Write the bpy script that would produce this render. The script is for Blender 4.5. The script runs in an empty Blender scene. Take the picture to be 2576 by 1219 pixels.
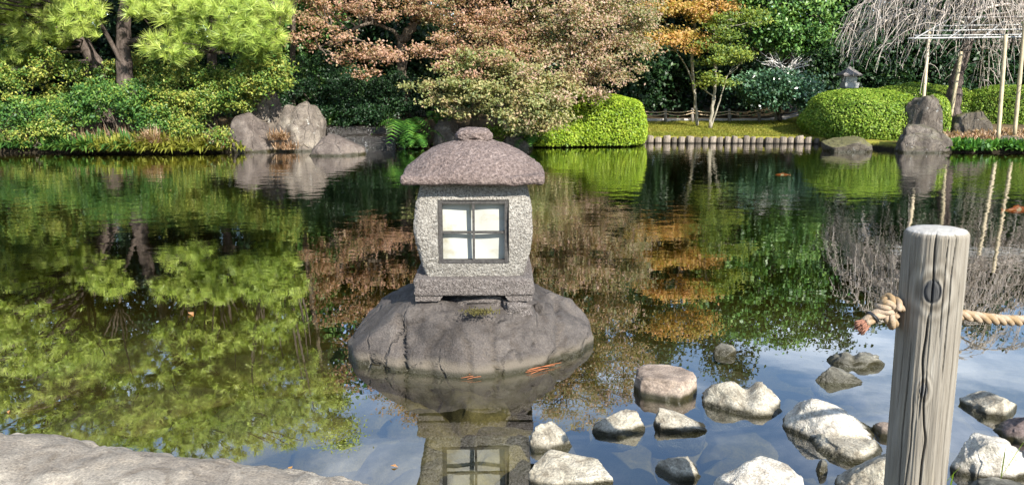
import bpy, bmesh, math, random
import numpy as np
from mathutils import Vector, Matrix

# ------------------------------------------------------------------ camera, sky, sun, exposure
S = bpy.context.scene
COL = S.collection
PITCH = math.radians(11.5); FPX = 1950.0; CX, CY = 1288.0, 609.5; CAMZ = 1.5
cam = bpy.data.cameras.new('camera'); cam.sensor_width = 36; cam.lens = 36*FPX/2576
cam.clip_start = .05; cam.clip_end = 500
co = bpy.data.objects.new('camera', cam); COL.objects.link(co)
co.location = (0, 0, CAMZ); co.rotation_euler = (math.radians(90)-PITCH, 0, 0)
S.camera = co
SUN_EL, SUN_AZ = math.radians(33), math.radians(148)      # clockwise from +Y
sdir = Vector((math.sin(SUN_AZ)*math.cos(SUN_EL), math.cos(SUN_AZ)*math.cos(SUN_EL), math.sin(SUN_EL)))
sl = bpy.data.lights.new('sun', 'SUN'); sl.energy = 5.0; sl.angle = math.radians(.5); sl.color = (1, .95, .86)
so = bpy.data.objects.new('sun', sl); COL.objects.link(so)
so.rotation_euler = (-sdir).to_track_quat('-Z', 'Y').to_euler(); so.location = (10, -14, 14)
S.view_settings.view_transform = 'Standard'; S.view_settings.look = 'None'
S.view_settings.gamma = 1; S.view_settings.exposure = 1.22
S.cycles.max_bounces = 8; S.cycles.diffuse_bounces = 3; S.cycles.glossy_bounces = 4
S.cycles.transmission_bounces = 4; S.cycles.transparent_max_bounces = 12; S.cycles.volume_bounces = 0
S.cycles.caustics_reflective = False; S.cycles.caustics_refractive = False
S.cycles.sample_clamp_indirect = 6


class NT:
    """small helper round a node tree"""
    def __init__(s, tree):
        s.t = tree; s.n = tree.nodes; s.l = tree.links
        s.n.clear()
    def add(s, typ, ins=None, **kw):
        nd = s.n.new(typ)
        for k, v in kw.items(): setattr(nd, k, v)
        for k, v in (ins or {}).items(): s.put(nd.inputs[k], v)
        return nd
    def put(s, sock, v):
        if isinstance(v, bpy.types.NodeSocket): s.l.new(v, sock)
        elif isinstance(v, bpy.types.Node): s.l.new(v.outputs[0], sock)
        else:
            if isinstance(v, (tuple, list)) and len(v) == 3 and sock.type == 'RGBA': v = (*v, 1)
            sock.default_value = v
    def math(s, op, a, b=0.0, c=None, clamp=False):
        nd = s.add('ShaderNodeMath', {0: a, 1: b}, operation=op, use_clamp=clamp)
        if c is not None: s.put(nd.inputs[2], c)
        return nd.outputs[0]
    def noise(s, vec, scale, detail=4, rough=.55, dist=0.0):
        return s.add('ShaderNodeTexNoise', {'Vector': vec, 'Scale': scale, 'Detail': detail, 'Roughness': rough, 'Distortion': dist}).outputs[0]
    def ramp(s, fac, stops, interp='LINEAR'):
        nd = s.add('ShaderNodeValToRGB', {0: fac}); cr = nd.color_ramp; cr.interpolation = interp
        while len(cr.elements) < len(stops): cr.elements.new(.5)
        for e, (p, c) in zip(cr.elements, stops):
            e.position = p; e.color = (*c, 1) if len(c) == 3 else c
        return nd.outputs[0]
    def step(s, x, a, b):
        return s.add('ShaderNodeMapRange', {0: x, 1: a, 2: b, 3: 0.0, 4: 1.0}, interpolation_type='SMOOTHSTEP').outputs[0]
    def mix(s, f, a, b, mode='MIX'):
        nd = s.add('ShaderNodeMix', data_type='RGBA', blend_type=mode)
        s.put(nd.inputs[0], f); s.put(nd.inputs[6], a); s.put(nd.inputs[7], b)
        return nd.outputs[2]
    def scale(s, vec, v):
        return s.add('ShaderNodeMapping', {0: vec, 3: v}).outputs[0]
    def bump(s, h, strength=1.0, dist=.01, nrm=None):
        i = {'Strength': strength, 'Distance': dist, 'Height': h}
        if nrm is not None: i['Normal'] = nrm
        return s.add('ShaderNodeBump', i).outputs[0]


w = bpy.data.worlds.new('World'); S.world = w; w.use_nodes = True
t = NT(w.node_tree)
sky = t.add('ShaderNodeTexSky', sky_type='NISHITA', sun_disc=False, sun_elevation=SUN_EL, sun_rotation=SUN_AZ,
            air_density=1.0, dust_density=.2, ozone_density=2.5)
g = t.add('ShaderNodeTexCoord').outputs['Generated']
sx = t.add('ShaderNodeSeparateXYZ', {0: g})
zz = t.math('MAXIMUM', sx.outputs[2], .06)
pv = t.add('ShaderNodeCombineXYZ', {0: t.math('DIVIDE', sx.outputs[0], zz), 1: t.math('DIVIDE', sx.outputs[1], zz), 2: 0.0})
cl = t.noise(pv, 1.1, 6, .6, .5)
cm = t.step(cl, .43, .72)
skyc = t.mix(t.math('MULTIPLY', cm, .45), sky.outputs[0], (12.0, 12.6, 13.4))
bg = t.add('ShaderNodeBackground', {0: skyc, 1: .12})
t.add('ShaderNodeOutputWorld', {0: bg})

# ------------------------------------------------------------------ geometry helpers
SP, CP = math.sin(PITCH), math.cos(PITCH)
def ray(px, py):
    u = (px-CX)/FPX; v = (CY-py)/FPX
    return np.array((u, CP+v*SP, -SP+v*CP))
def at(px, py, Y):                      # point seen at a pixel of the 2576-wide photo, on the depth plane Y
    d = ray(px, py); return d*(Y/d[1]) + np.array((0, 0, CAMZ))
def W(px, py, z=0.0):                   # ... on the level z
    d = ray(px, py); return d*((z-CAMZ)/d[2]) + np.array((0, 0, CAMZ))
def mpp(px, py, Y):                     # metres per pixel there
    return Y/ray(px, py)[1]/FPX

def _hash(ix, iy, iz, seed):
    h = (ix.astype(np.int64)*374761393 + iy.astype(np.int64)*668265263 + iz.astype(np.int64)*2147483647 + seed*974711) & 0xffffffff
    h = ((h ^ (h >> 13))*1274126177) & 0xffffffff
    h = (h ^ (h >> 16)) & 0xffff
    return h/65535.0
def vnoise(P, seed=0):
    P = np.asarray(P, float); i = np.floor(P).astype(int); f = P-i; f = f*f*(3-2*f); r = 0
    for a in (0, 1):
        for b in (0, 1):
            for c in (0, 1):
                wt = (f[:, 0] if a else 1-f[:, 0])*(f[:, 1] if b else 1-f[:, 1])*(f[:, 2] if c else 1-f[:, 2])
                r = r+wt*_hash(i[:, 0]+a, i[:, 1]+b, i[:, 2]+c, seed)
    return r*2-1
def fbm(P, seed=0, o=4):
    P = np.asarray(P, float); r = 0; a = 1.0
    for k in range(o):
        r = r+a*vnoise(P*2**k+k*7.3, seed+k); a *= .5
    return r
def smooth(x, a, b):
    x = np.clip((x-a)/(b-a), 0, 1); return x*x*(3-2*x)

def link(name, me, parent=None):
    o = bpy.data.objects.new(name, me); COL.objects.link(o)
    if parent is not None: o.parent = parent
    return o
def mk(name, V, F, mat, parent=None, origin=None, shade=True):
    """one mesh object from arrays; V in world metres, F an (n,k) array or a list of such arrays"""
    V = np.asarray(V, np.float32)
    if origin is None: origin = np.zeros(3) if parent is None else np.array(parent.location)
    V = V-np.asarray(origin, np.float32)
    Fs = F if isinstance(F, list) else [F]
    Fs = [np.asarray(f, np.int32) for f in Fs if len(f)]
    me = bpy.data.meshes.new(name)
    me.vertices.add(len(V)); me.vertices.foreach_set('co', V.ravel())
    nl = sum(f.size for f in Fs); npol = sum(len(f) for f in Fs)
    me.loops.add(nl); me.loops.foreach_set('vertex_index', np.concatenate([f.ravel() for f in Fs]))
    me.polygons.add(npol)
    tot = np.concatenate([np.full(len(f), f.shape[1], np.int32) for f in Fs])
    me.polygons.foreach_set('loop_start', (np.cumsum(tot)-tot).astype(np.int32))
    me.polygons.foreach_set('loop_total', tot)
    me.polygons.foreach_set('use_smooth', np.full(npol, shade))
    me.update(calc_edges=True)
    if mat: me.materials.append(mat)
    o = link(name, me, parent)
    if parent is None: o.location = origin
    return o
class MB:
    """collects pieces for one mesh"""
    def __init__(s): s.V = []; s.F = []; s.n = 0
    def add(s, V, F):
        V = np.asarray(V, float)
        for f in (F if isinstance(F, list) else [F]): s.F.append(np.asarray(f, int)+s.n)
        s.V.append(V); s.n += len(V)
    def build(s, name, mat, parent=None, origin=None, shade=True):
        by = {}
        for f in s.F: by.setdefault(f.shape[1], []).append(f)
        return mk(name, np.concatenate(s.V), [np.concatenate(x) for x in by.values()], mat, parent, origin, shade)

def tag(o, label=None, cat=None, group=None, kind=None):
    if label: o['label'] = label
    if cat: o['category'] = cat
    if group: o['group'] = group
    if kind: o['kind'] = kind
    return o
def empty(name, loc, label, cat, group=None):
    o = bpy.data.objects.new(name, None); COL.objects.link(o); o.location = tuple(float(v) for v in loc)
    o.empty_display_size = .2
    return tag(o, label, cat, group)

def tube(P, R, k=6, cap=True):
    P = np.asarray(P, float); n = len(P); R = np.broadcast_to(np.asarray(R, float), (n,))
    T = np.gradient(P, axis=0); T /= np.linalg.norm(T, axis=1)[:, None]+1e-12
    u = np.cross(T[0], (0, 0, 1.0)); 
    if np.linalg.norm(u) < .1: u = np.cross(T[0], (0, 1.0, 0))
    u /= np.linalg.norm(u); a = np.arange(k)*2*np.pi/k; V = []
    for i in range(n):
        u = u-T[i]*np.dot(u, T[i]); u /= np.linalg.norm(u)+1e-12; v = np.cross(T[i], u)
        V.append(P[i]+R[i]*(np.cos(a)[:, None]*u+np.sin(a)[:, None]*v))
    V = np.concatenate(V); i = np.arange(n-1)[:, None]*k; j = np.arange(k)[None, :]; j2 = (j+1) % k
    F = np.stack([i+j, i+j2, i+k+j2, i+k+j], -1).reshape(-1, 4)
    if not cap: return V, F
    V = np.concatenate([V, P[:1], P[-1:]]); c0, c1 = n*k, n*k+1; j = np.arange(k); j2 = (j+1) % k
    T3 = np.concatenate([np.stack([np.full(k, c0), j2, j], -1), np.stack([np.full(k, c1), (n-1)*k+j, (n-1)*k+j2], -1)])
    return V, [F, T3]
def bez(p0, p1, p2, n=8):
    t_ = np.linspace(0, 1, n)[:, None]; p0, p1, p2 = map(np.asarray, (p0, p1, p2))
    return (1-t_)**2*p0+2*t_*(1-t_)*p1+t_**2*p2
def catmull(P, n=8):
    P = np.asarray(P, float); P = np.concatenate([[2*P[0]-P[1]], P, [2*P[-1]-P[-2]]]); out = []
    for i in range(1, len(P)-2):
        t_ = np.linspace(0, 1, n, endpoint=False)[:, None]; a, b, c, d = P[i-1:i+3]
        out.append(.5*(2*b+(c-a)*t_+(2*a-5*b+4*c-d)*t_**2+(3*b-a-3*c+d)*t_**3))
    return np.concatenate(out+[P[-2:-1]])
def ico(sub):
    bm = bmesh.new(); bmesh.ops.create_icosphere(bm, subdivisions=sub, radius=1)
    V = np.array([v.co[:] for v in bm.verts]); F = np.array([[v.index for v in f.verts] for f in bm.faces]); bm.free()
    return V, F
ICO = {k: ico(k) for k in (3, 4, 5, 6)}
def unit(n, rng):
    v = rng.normal(size=(n, 3)); return v/np.linalg.norm(v, axis=1)[:, None]

LEAN = .8                               # leaves turn towards the light
def leaf_quads(P, size, rng, up=.6, aspect=.55, out=None, fold=.18):
    """one small folded rhombus per point"""
    n = len(P); N = unit(n, rng)
    N[:, 2] += up; N += LEAN*np.array(sdir)[None, :]
    if out is not None: N = N+out
    N /= np.linalg.norm(N, axis=1)[:, None]+1e-9
    Tn = np.cross(N, unit(n, rng)); Tn /= np.linalg.norm(Tn, axis=1)[:, None]+1e-9
    B = np.cross(N, Tn); s = (size*rng.uniform(.6, 1.35, n))[:, None]
    V = np.stack([P-Tn*s*.5, P+B*s*aspect*.5+N*s*fold, P+Tn*s*.5, P-B*s*aspect*.5+N*s*fold], 1).reshape(-1, 3)
    return V, np.arange(4*n).reshape(-1, 4)
def ell(px, py, Y, rx, ry, dep):        # an ellipsoid of foliage: pixel centre and pixel radii at depth Y, true depth radius
    m = mpp(px, py, Y); return at(px, py, Y), np.array((rx*m, dep, ry*m))
def in_ell(c, r, n, rng, inner=.35):
    d = unit(n, rng); q = (rng.uniform(inner**3, 1, n)**(1/3))[:, None]
    return c+d*q*r
def clumps(ells, n, rng, inner=.45):
    vol = np.array([(r[0]*r[1]*r[2])**.75 for c, r in ells]); cnt = np.maximum(1, (n*vol/vol.sum()).astype(int))
    return np.concatenate([in_ell(c, r, k, rng, inner) for (c, r), k in zip(ells, cnt)])
def cloud(C, rad, per, rng, flat=.5):
    """points gathered in clumps around the centres C"""
    n = len(C)*per; idx = np.repeat(np.arange(len(C)), per); r = rad*rng.uniform(.6, 1.4, len(C))
    off = rng.normal(size=(n, 3))*.5; off[:, 2] *= flat
    return C[idx]+off*r[idx][:, None]

# ------------------------------------------------------------------ materials
def newmat(name):
    m = bpy.data.materials.new(name); m.use_nodes = True
    return m, NT(m.node_tree)
def finish(t, sh, vol=None):
    o = t.add('ShaderNodeOutputMaterial', {0: sh})
    if vol is not None: t.put(o.inputs[1], vol)
def pbsdf(t, col, rough=.8, nrm=None, spec=.3, **kw):
    i = {'Base Color': col, 'Roughness': rough, 'Specular IOR Level': spec}
    if nrm is not None: i['Normal'] = nrm
    i.update(kw)
    return t.add('ShaderNodeBsdfPrincipled', i)

def foliage(name, stops, nscale=.9, trans=.35, rough=.45, spec=.35, wn=.6):
    m, t = newmat(name)
    pos = t.add('ShaderNodeNewGeometry'); rnd = pos.outputs['Random Per Island']
    nz = t.noise(pos.outputs['Position'], nscale, 3, .6)
    nz = t.math('MULTIPLY_ADD', t.math('SUBTRACT', nz, .5), 1.9, .5)
    fac = t.math('ADD', t.math('MULTIPLY', nz, wn), t.math('MULTIPLY', rnd, 1-wn), clamp=True)
    col = t.ramp(fac, stops)
    r2 = t.math('FRACT', t.math('MULTIPLY', rnd, 37.13))
    col = t.mix(1.0, col, t.ramp(r2, [(0, (.72, .72, .72)), (1, (1.18, 1.18, 1.18))]), 'MULTIPLY')
    p = pbsdf(t, col, rough, None, spec)
    tr = t.add('ShaderNodeBsdfTranslucent', {0: t.mix(1.0, col, (1.2, 1.15, .6), 'MULTIPLY')})
    finish(t, t.add('ShaderNodeMixShader', {0: trans, 1: p, 2: tr}))
    return m
def bark(name, c1, c2, scale=14):
    m, t = newmat(name); P = t.add('ShaderNodeTexCoord').outputs['Object']
    v = t.scale(P, (1, 1, .3)); n1 = t.noise(v, scale, 6, .7, .6)
    col = t.ramp(n1, [(.3, c1), (.7, c2)])
    finish(t, pbsdf(t, col, .9, t.bump(n1, .9, .06), .15))
    return m
def stone(name, c1, c2, c3=None, wet=.035, band=0.0, bandcol=(.42, .36, .27), lichen=.0, lich=(.55, .55, .5), moss=0.0,
          mosscol=(.12, .13, .02), scale=5, bump=.6, bdist=.03, fine=110, crack=0.0):
    m, t = newmat(name); P = t.add('ShaderNodeTexCoord').outputs['Object']
    geo = t.add('ShaderNodeNewGeometry'); z = t.add('ShaderNodeSeparateXYZ', {0: geo.outputs['Position']}).outputs[2]
    n1 = t.noise(P, scale, 7, .62, .3); n2 = t.noise(P, fine, 5, .7); n3 = t.noise(P, scale*.45, 3, .5, .8)
    st = [(.3, c1), (.68, c2)] if c3 is None else [(.28, c1), (.5, c2), (.72, c3)]
    col = t.ramp(n1, st)
    col = t.mix(1.0, col, t.ramp(n2, [(.3, (.48, .46, .43)), (.7, (1.28, 1.22, 1.12))]), 'MULTIPLY')
    n4 = t.noise(P, scale*1.7, 4, .7, 1.2); col = t.mix(1.0, col, t.ramp(n4, [(.32, (.62, .58, .54)), (.5, (1, 1, 1)), (.66, (1.25, 1.22, 1.16))]), 'MULTIPLY')
    zn = t.math('ADD', z, t.math('MULTIPLY', t.math('SUBTRACT', n3, .5), .05))
    if band > 0:
        zb = t.math('ADD', z, t.math('MULTIPLY', t.math('SUBTRACT', n1, .5), band*1.1))
        col = t.mix(t.math('MULTIPLY', t.math('SUBTRACT', 1.0, t.step(zb, band*.45, band)), .8), col, bandcol)
    if lichen > 0:
        vo = t.noise(P, scale*2.2, 5, .65, .2)
        col = t.mix(t.step(vo, .70-lichen, .74-lichen), col, lich)
    if moss > 0:
        nz = t.add('ShaderNodeSeparateXYZ', {0: geo.outputs['Normal']}).outputs[2]
        mm = t.math('ADD', nz, t.math('SUBTRACT', n3, .5))
        col = t.mix(t.math('MULTIPLY', t.step(mm, .45, .95), moss), col, mosscol)
    # the wet, weedy strip at the waterline
    wm = t.math('SUBTRACT', 1.0, t.step(zn, wet*.3, wet)) if wet > 0 else 0.0
    col = t.mix(wm, col, t.mix(n1, (.008, .007, .004), (.045, .038, .014)))
    rough = t.math('SUBTRACT', .88, t.math('MULTIPLY', wm, .55)) if wet > 0 else .88
    h = t.math('ADD', n1, t.math('MULTIPLY', n2, .30))
    if crack > 0:
        wv = t.add('ShaderNodeTexNoise', {'Vector': P, 'Scale': scale*1.2, 'Detail': 4}).outputs[1]
        pw = t.add('ShaderNodeVectorMath', {0: P, 1: t.scale(wv, (.22, .22, .22))}, operation='ADD').outputs[0]
        vd = t.add('ShaderNodeTexVoronoi', {'Vector': t.scale(pw, (1, 1, .55)), 'Scale': scale*.9}, feature='DISTANCE_TO_EDGE').outputs[0]
        ln_ = t.math('MULTIPLY', t.math('SUBTRACT', 1.0, t.step(vd, .0, .035)), t.step(n4, .42, .6))
        h = t.math('SUBTRACT', h, t.math('MULTIPLY', ln_, crack)); col = t.mix(t.math('MULTIPLY', ln_, min(.7, crack*.8)), col, (.02, .017, .015))
    finish(t, pbsdf(t, col, rough, t.bump(h, bump, bdist), .35))
    return m
def plain(name, col, rough=.7, spec=.3, var=.35, scale=20, bump=.3, bd=.01):
    m, t = newmat(name); P = t.add('ShaderNodeTexCoord').outputs['Object']; n = t.noise(P, scale, 5, .65)
    c = t.mix(1.0, col, t.ramp(n, [(.25, (1-var,)*3), (.75, (1+var,)*3)]), 'MULTIPLY')
    finish(t, pbsdf(t, c, rough, t.bump(n, bump, bd), spec))
    return m

M = {}
M['pine'] = foliage('pine_needles', [(.12, (.10, .17, .025)), (.34, (.26, .37, .06)), (.58, (.42, .52, .10)), (.9, (.57, .60, .18))], .8, .3, .4, .4, .5)
M['azalea'] = foliage('azalea_leaf', [(.12, (.03, .085, .025)), (.38, (.09, .18, .03)), (.55, (.22, .28, .05)), (.85, (.44, .42, .09))], 1.4, .3, .45, .3, .5)
M['maple_red'] = foliage('maple_red', [(.12, (.15, .16, .06)), (.34, (.29, .23, .11)), (.58, (.43, .24, .165)), (.85, (.54, .36, .26))], .9, .42, .5, .35, .5)
M['maple_pink'] = foliage('maple_pink', [(.18, (.15, .19, .07)), (.42, (.32, .29, .15)), (.64, (.46, .30, .22)), (.9, (.55, .39, .32))], .8, .4, .5, .35, .45)
M['maple_green'] = foliage('maple_green', [(.15, (.07, .13, .03)), (.42, (.18, .24, .065)), (.66, (.31, .33, .12)), (.85, (.42, .28, .18))], 1.7, .4, .5, .35, .5)
M['maple_orange'] = foliage('maple_orange', [(.1, (.22, .24, .05)), (.35, (.44, .34, .09)), (.6, (.54, .32, .12)), (.9, (.54, .26, .11))], .8, .45, .5, .3, .5)
M['maple_lime'] = foliage('maple_lime', [(.1, (.06, .12, .03)), (.45, (.16, .24, .05)), (.75, (.34, .38, .07))], .9, .45, .5, .3, .5)
M['azgreen'] = foliage('azalea_green', [(.15, (.02, .07, .02)), (.5, (.07, .17, .035)), (.75, (.17, .27, .045)), (.95, (.40, .40, .07))], 1.6, .3, .45, .3, .5)
M['camellia'] = foliage('glossy_leaf', [(.2, (.03, .09, .02)), (.55, (.10, .22, .05)), (.9, (.26, .38, .10))], 1.0, .25, .4, .35, .45)
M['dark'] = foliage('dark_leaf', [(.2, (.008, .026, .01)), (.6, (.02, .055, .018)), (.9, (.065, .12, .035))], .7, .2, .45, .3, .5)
M['silver'] = foliage('pale_glossy_leaf', [(.2, (.035, .09, .045)), (.6, (.09, .19, .09)), (.9, (.2, .31, .17))], 1.5, .2, .28, .8, .45)
M['hedge'] = foliage('hedge_leaf', [(.15, (.12, .21, .012)), (.5, (.24, .36, .02)), (.85, (.38, .45, .05))], 2.5, .35, .5, .3, .4)
M['hedge2'] = foliage('hedge_leaf_green', [(.15, (.08, .16, .015)), (.5, (.19, .31, .03)), (.85, (.36, .44, .07))], 2.5, .35, .5, .3, .4)
M['fern'] = foliage('fern_leaf', [(.2, (.03, .10, .02)), (.6, (.08, .21, .03)), (.9, (.2, .33, .05))], 3, .35, .5, .3, .5)
M['bank'] = foliage('bank_leaf', [(.12, (.05, .09, .015)), (.4, (.2, .22, .03)), (.65, (.33, .33, .06)), (.9, (.42, .37, .12))], .8, .4, .5, .3, .6)
M['dry'] = foliage('dry_grass', [(.15, (.24, .13, .06)), (.5, (.46, .31, .20)), (.85, (.62, .50, .36))], 2, .3, .7, .2, .45)
M['grassblade'] = foliage('grass_blade', [(.15, (.10, .14, .02)), (.5, (.20, .22, .03)), (.85, (.36, .31, .06))], .5, .35, .6, .2, .5)
M['bark'] = bark('pine_bark', (.035, .026, .022), (.17, .135, .115), 16)
M['bark2'] = bark('smooth_bark', (.05, .04, .03), (.16, .13, .10), 10)
M['palebark_litpost'] = bark('pale_bark_lit_post', (.17, .15, .11), (.42, .38, .30), 12)
M['twig'] = bark('cherry_twig', (.30, .25, .21), (.64, .57, .50), 5)
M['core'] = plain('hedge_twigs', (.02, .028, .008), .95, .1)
M['bamboo'] = plain('bamboo_pole', (.40, .33, .21), .5, .4, .3, 9)
M['bamboogrey'] = plain('weathered_bamboo', (.30, .30, .29), .5, .4, .3, 9)

# ------------------------------------------------------------------ ground sheet with the pond in it, and the water
shore_px = [(-900, 388), (-200, 386), (0, 385), (300, 384), (580, 383), (700, 378), (810, 374), (850, 366), (1000, 365), (1050, 371), (1150, 372), (1320, 368),
            (1400, 362), (1560, 359), (1800, 360), (2040, 361), (2200, 374), (2240, 379), (2390, 383), (2576, 384), (3400, 388)]
_sp = np.array([W(a, b) for a, b in shore_px])
def shoreY(x):
    x = np.asarray(x, float); q = np.stack([x.ravel()*1.3, 0*x.ravel(), 0*x.ravel()], -1)
    return np.interp(x, _sp[:, 0], _sp[:, 1])+(.10*fbm(q, 17, 3).reshape(x.shape))*(1-smooth(x, 2, 3)*(1-smooth(x, 8, 9)))
def ground_z(x, y):
    x = np.asarray(x, float); y = np.asarray(y, float); P = np.stack([x, y, 0*x], -1).reshape(-1, 3)
    n = fbm(P*.45, 3, 3).reshape(x.shape); n2 = fbm(P*1.9, 9, 3).reshape(x.shape)
    d = y-shoreY(x)
    bed = -.20-.8*smooth(y, 4.0, 11)+.05*n+.025*n2
    lawn = smooth(x, 2.4, 4.0)*(1-smooth(x, 8.3, 9.6))
    bank = .10+.07*lawn+(.5*(1-lawn)+.20*lawn)*smooth(d, .2, 5.5)+.05*n*(1-.7*lawn)*smooth(d, .2, 1)+.5*smooth(d, 8, 20)
    z = bed+(bank-bed)*smooth(d, -.45, .08)
    near = -.15+.27*smooth(-(y-2.2-.12*n), -.2, .55)
    z = np.where(y < 2.6, np.maximum(z, near), z)
    side = smooth(np.abs(x), 13.5, 15)                      # the pond closes at both ends
    return z+(0.25-z)*side*(y < 18)*smooth(y, -1, 0)
xs = np.concatenate([np.linspace(-160, -18, 20), np.linspace(-17.6, 17.6, 230), np.linspace(18, 160, 20)])
ys = np.concatenate([np.linspace(-40, -1, 12), np.linspace(-.8, 16, 110), np.linspace(16.08, 22, 84), np.linspace(22.2, 38, 50), np.linspace(42, 220, 16)])
X, Yg = np.meshgrid(xs, ys); Z = ground_z(X, Yg)
ny, nx = X.shape; ii = np.arange(ny-1)[:, None]*nx+np.arange(nx-1)[None, :]
m, t = newmat('earth_and_silt')
geo = t.add('ShaderNodeNewGeometry'); pos = geo.outputs['Position']; sep = t.add('ShaderNodeSeparateXYZ', {0: pos})
px_, py_, pz_ = sep.outputs
na = t.noise(pos, 1.1, 6, .65); nb = t.noise(pos, 9, 6, .7); nc = t.noise(pos, 45, 4, .7)
soil = t.ramp(na, [(.3, (.045, .032, .018)), (.55, (.11, .08, .045)), (.75, (.16, .12, .06))])
lawnc = t.ramp(t.math('ADD', t.math('MULTIPLY', na, .6), t.math('MULTIPLY', nb, .4)),
               [(.34, (.10, .075, .03)), (.46, (.20, .17, .035)), (.56, (.26, .25, .035)), (.7, (.34, .31, .06))])
lm = t.math('MULTIPLY', t.step(px_, 2.4, 3.6), t.math('SUBTRACT', 1.0, t.step(t.math('ADD', px_, t.math('MULTIPLY', py_, -.02)), 8.6, 9.4)))
lm = t.math('MULTIPLY', lm, t.math('SUBTRACT', 1.0, t.step(py_, 24.9, 25.1)))
land = t.mix(lm, soil, lawnc)
pathm = t.math('MULTIPLY', t.step(py_, 24.95, 25.0), t.math('SUBTRACT', 1.0, t.step(py_, 26.0, 26.2)))
land = t.mix(t.math('MULTIPLY', pathm, t.step(px_, 2.4, 3.0)), land, t.mix(nc, (.28, .25, .21), (.42, .38, .33)))
silt = t.ramp(t.math('ADD', t.math('MULTIPLY', na, .5), t.math('MULTIPLY', nb, .5)), [(.35, (.032, .027, .008)), (.5, (.06, .05, .017)), (.65, (.11, .092, .042))])
col = t.mix(t.step(pz_, -.10, -.03), silt, t.mix(t.step(t.math('ADD', pz_, t.math('MULTIPLY', t.math('SUBTRACT', nb, .5), .1)), .04, .16), (.022, .017, .010), land))  # shade of the undercut below overhanging plants is put into the lip's colour
finish(t, pbsdf(t, col, .92, t.bump(t.math('ADD', nb, t.math('MULTIPLY', nc, .5)), .8, .04), .15))
ground = tag(mk('ground', np.stack([X, Yg, Z], -1).reshape(-1, 3), np.stack([ii, ii+1, ii+nx+1, ii+nx], -1).reshape(-1, 4), m), kind='structure')

m, t = newmat('pond_water')
pos = t.add('ShaderNodeNewGeometry').outputs['Position']; sep = t.add('ShaderNodeSeparateXYZ', {0: pos})
calm = t.step(sep.outputs[1], 4.5, 11.5)
patch = t.ramp(t.noise(t.scale(pos, (.16, .3, 1)), 1.0, 3, .5), [(.36, (.38,)*3), (.66, (1,)*3)])
w1 = t.noise(t.scale(pos, (1, 1.25, 1)), 3.0, 2, .4, .3)
w2 = t.noise(t.scale(pos, (1, 1.5, 1)), 8.0, 2, .4, .2)
h = t.math('ADD', t.math('MULTIPLY', w1, .8), t.math('MULTIPLY', w2, .28))
amp = t.math('ADD', t.math('MULTIPLY', t.math('MULTIPLY', calm, patch), .95), .04)
nrm = t.bump(t.math('MULTIPLY', h, amp), 1.0, .008)
inc = t.add('ShaderNodeNewGeometry').outputs['Incoming']
ci = t.math('ABSOLUTE', t.add('ShaderNodeVectorMath', {0: nrm, 1: inc}, operation='DOT_PRODUCT').outputs['Value'])
fr = t.math('MULTIPLY_ADD', t.math('POWER', t.math('SUBTRACT', 1.0, ci, clamp=True), 3.4), .87, .13)
gl = t.add('ShaderNodeBsdfGlossy', {0: (1, 1, 1), 'Roughness': .0, 'Normal': nrm})
tr = t.add('ShaderNodeBsdfTransparent', {0: (.93, .95, .86)})
vol = t.add('ShaderNodeVolumeAbsorption', {0: (.62, .58, .24), 1: 1.15})
finish(t, t.add('ShaderNodeMixShader', {0: fr, 1: tr, 2: gl}), vol)
bx = np.array([(x, y, z) for z in (-3.0, 0.0) for y in (-30, 40) for x in (-60, 60)], float)
tag(mk('water', bx, np.array([(0, 2, 3, 1), (4, 5, 7, 6), (0, 1, 5, 4), (2, 6, 7, 3), (0, 4, 6, 2), (1, 3, 7, 5)]), m, shade=False), kind='structure')

# ------------------------------------------------------------------ stones
def rock_mesh(seed, sub=5, boxy=.75, planes=7, rough=.10, lump=.18, cut=(.62, .92), slope=0.0, saddle=None, disc=False):
    rng = np.random.default_rng(seed); D, F = ICO[sub]
    V = np.sign(D)*np.abs(D)**boxy
    if disc:
        hz = np.hypot(D[:, 0], D[:, 1]); q = hz**.5/np.maximum(hz, 1e-6); V = np.stack([D[:, 0]*q, D[:, 1]*q, np.sign(D[:, 2])*np.abs(D[:, 2])**.45], -1)
    V = V*(1+lump*fbm(D*1.3+seed*3.1, seed, 2))[:, None]
    for k in range(planes):
        n = unit(1, rng)[0]; n[2] = abs(n[2])*.9; n /= np.linalg.norm(n); o = rng.uniform(*cut)
        e = V@n-o; V = V-np.clip(e, 0, None)[:, None]*n*.88
    V = V*(1+rough*.5*fbm(D*4+seed, seed+5, 4)+rough*.25*np.abs(fbm(D*11+seed, seed+8, 3)))[:, None]
    V = V/np.abs(V[:, 0]).max(); up_ = V[:, 2] > 0
    if slope: V[up_, 2] *= np.clip(1-abs(slope)*(1+np.sign(slope)*V[up_, 0])/2, .12, 1)
    if saddle: V[up_, 2] *= 1-saddle[1]*np.exp(-((V[up_, 0]-saddle[0]-.2*V[up_, 1])/saddle[2])**2)
    return V, F
def rock(name, label, c, r, mat, seed, cat='rock', rot=0.0, tilt=0.0, group=None, **kw):
    V, F = rock_mesh(seed, **kw)
    V = V/np.array([np.abs(V[:, 0]).max(), np.abs(V[:, 1]).max(), V[:, 2].max()])
    V = V*np.asarray(r)
    ca, sa = math.cos(tilt), math.sin(tilt); V = V@np.array(((ca, 0, -sa), (0, 1, 0), (sa, 0, ca)))
    ca, sa = math.cos(rot), math.sin(rot); V = V@np.array(((ca, sa, 0), (-sa, ca, 0), (0, 0, 1)))
    return tag(mk(name, V+np.asarray(c), F, mat, origin=c), label, cat, group)
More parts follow.
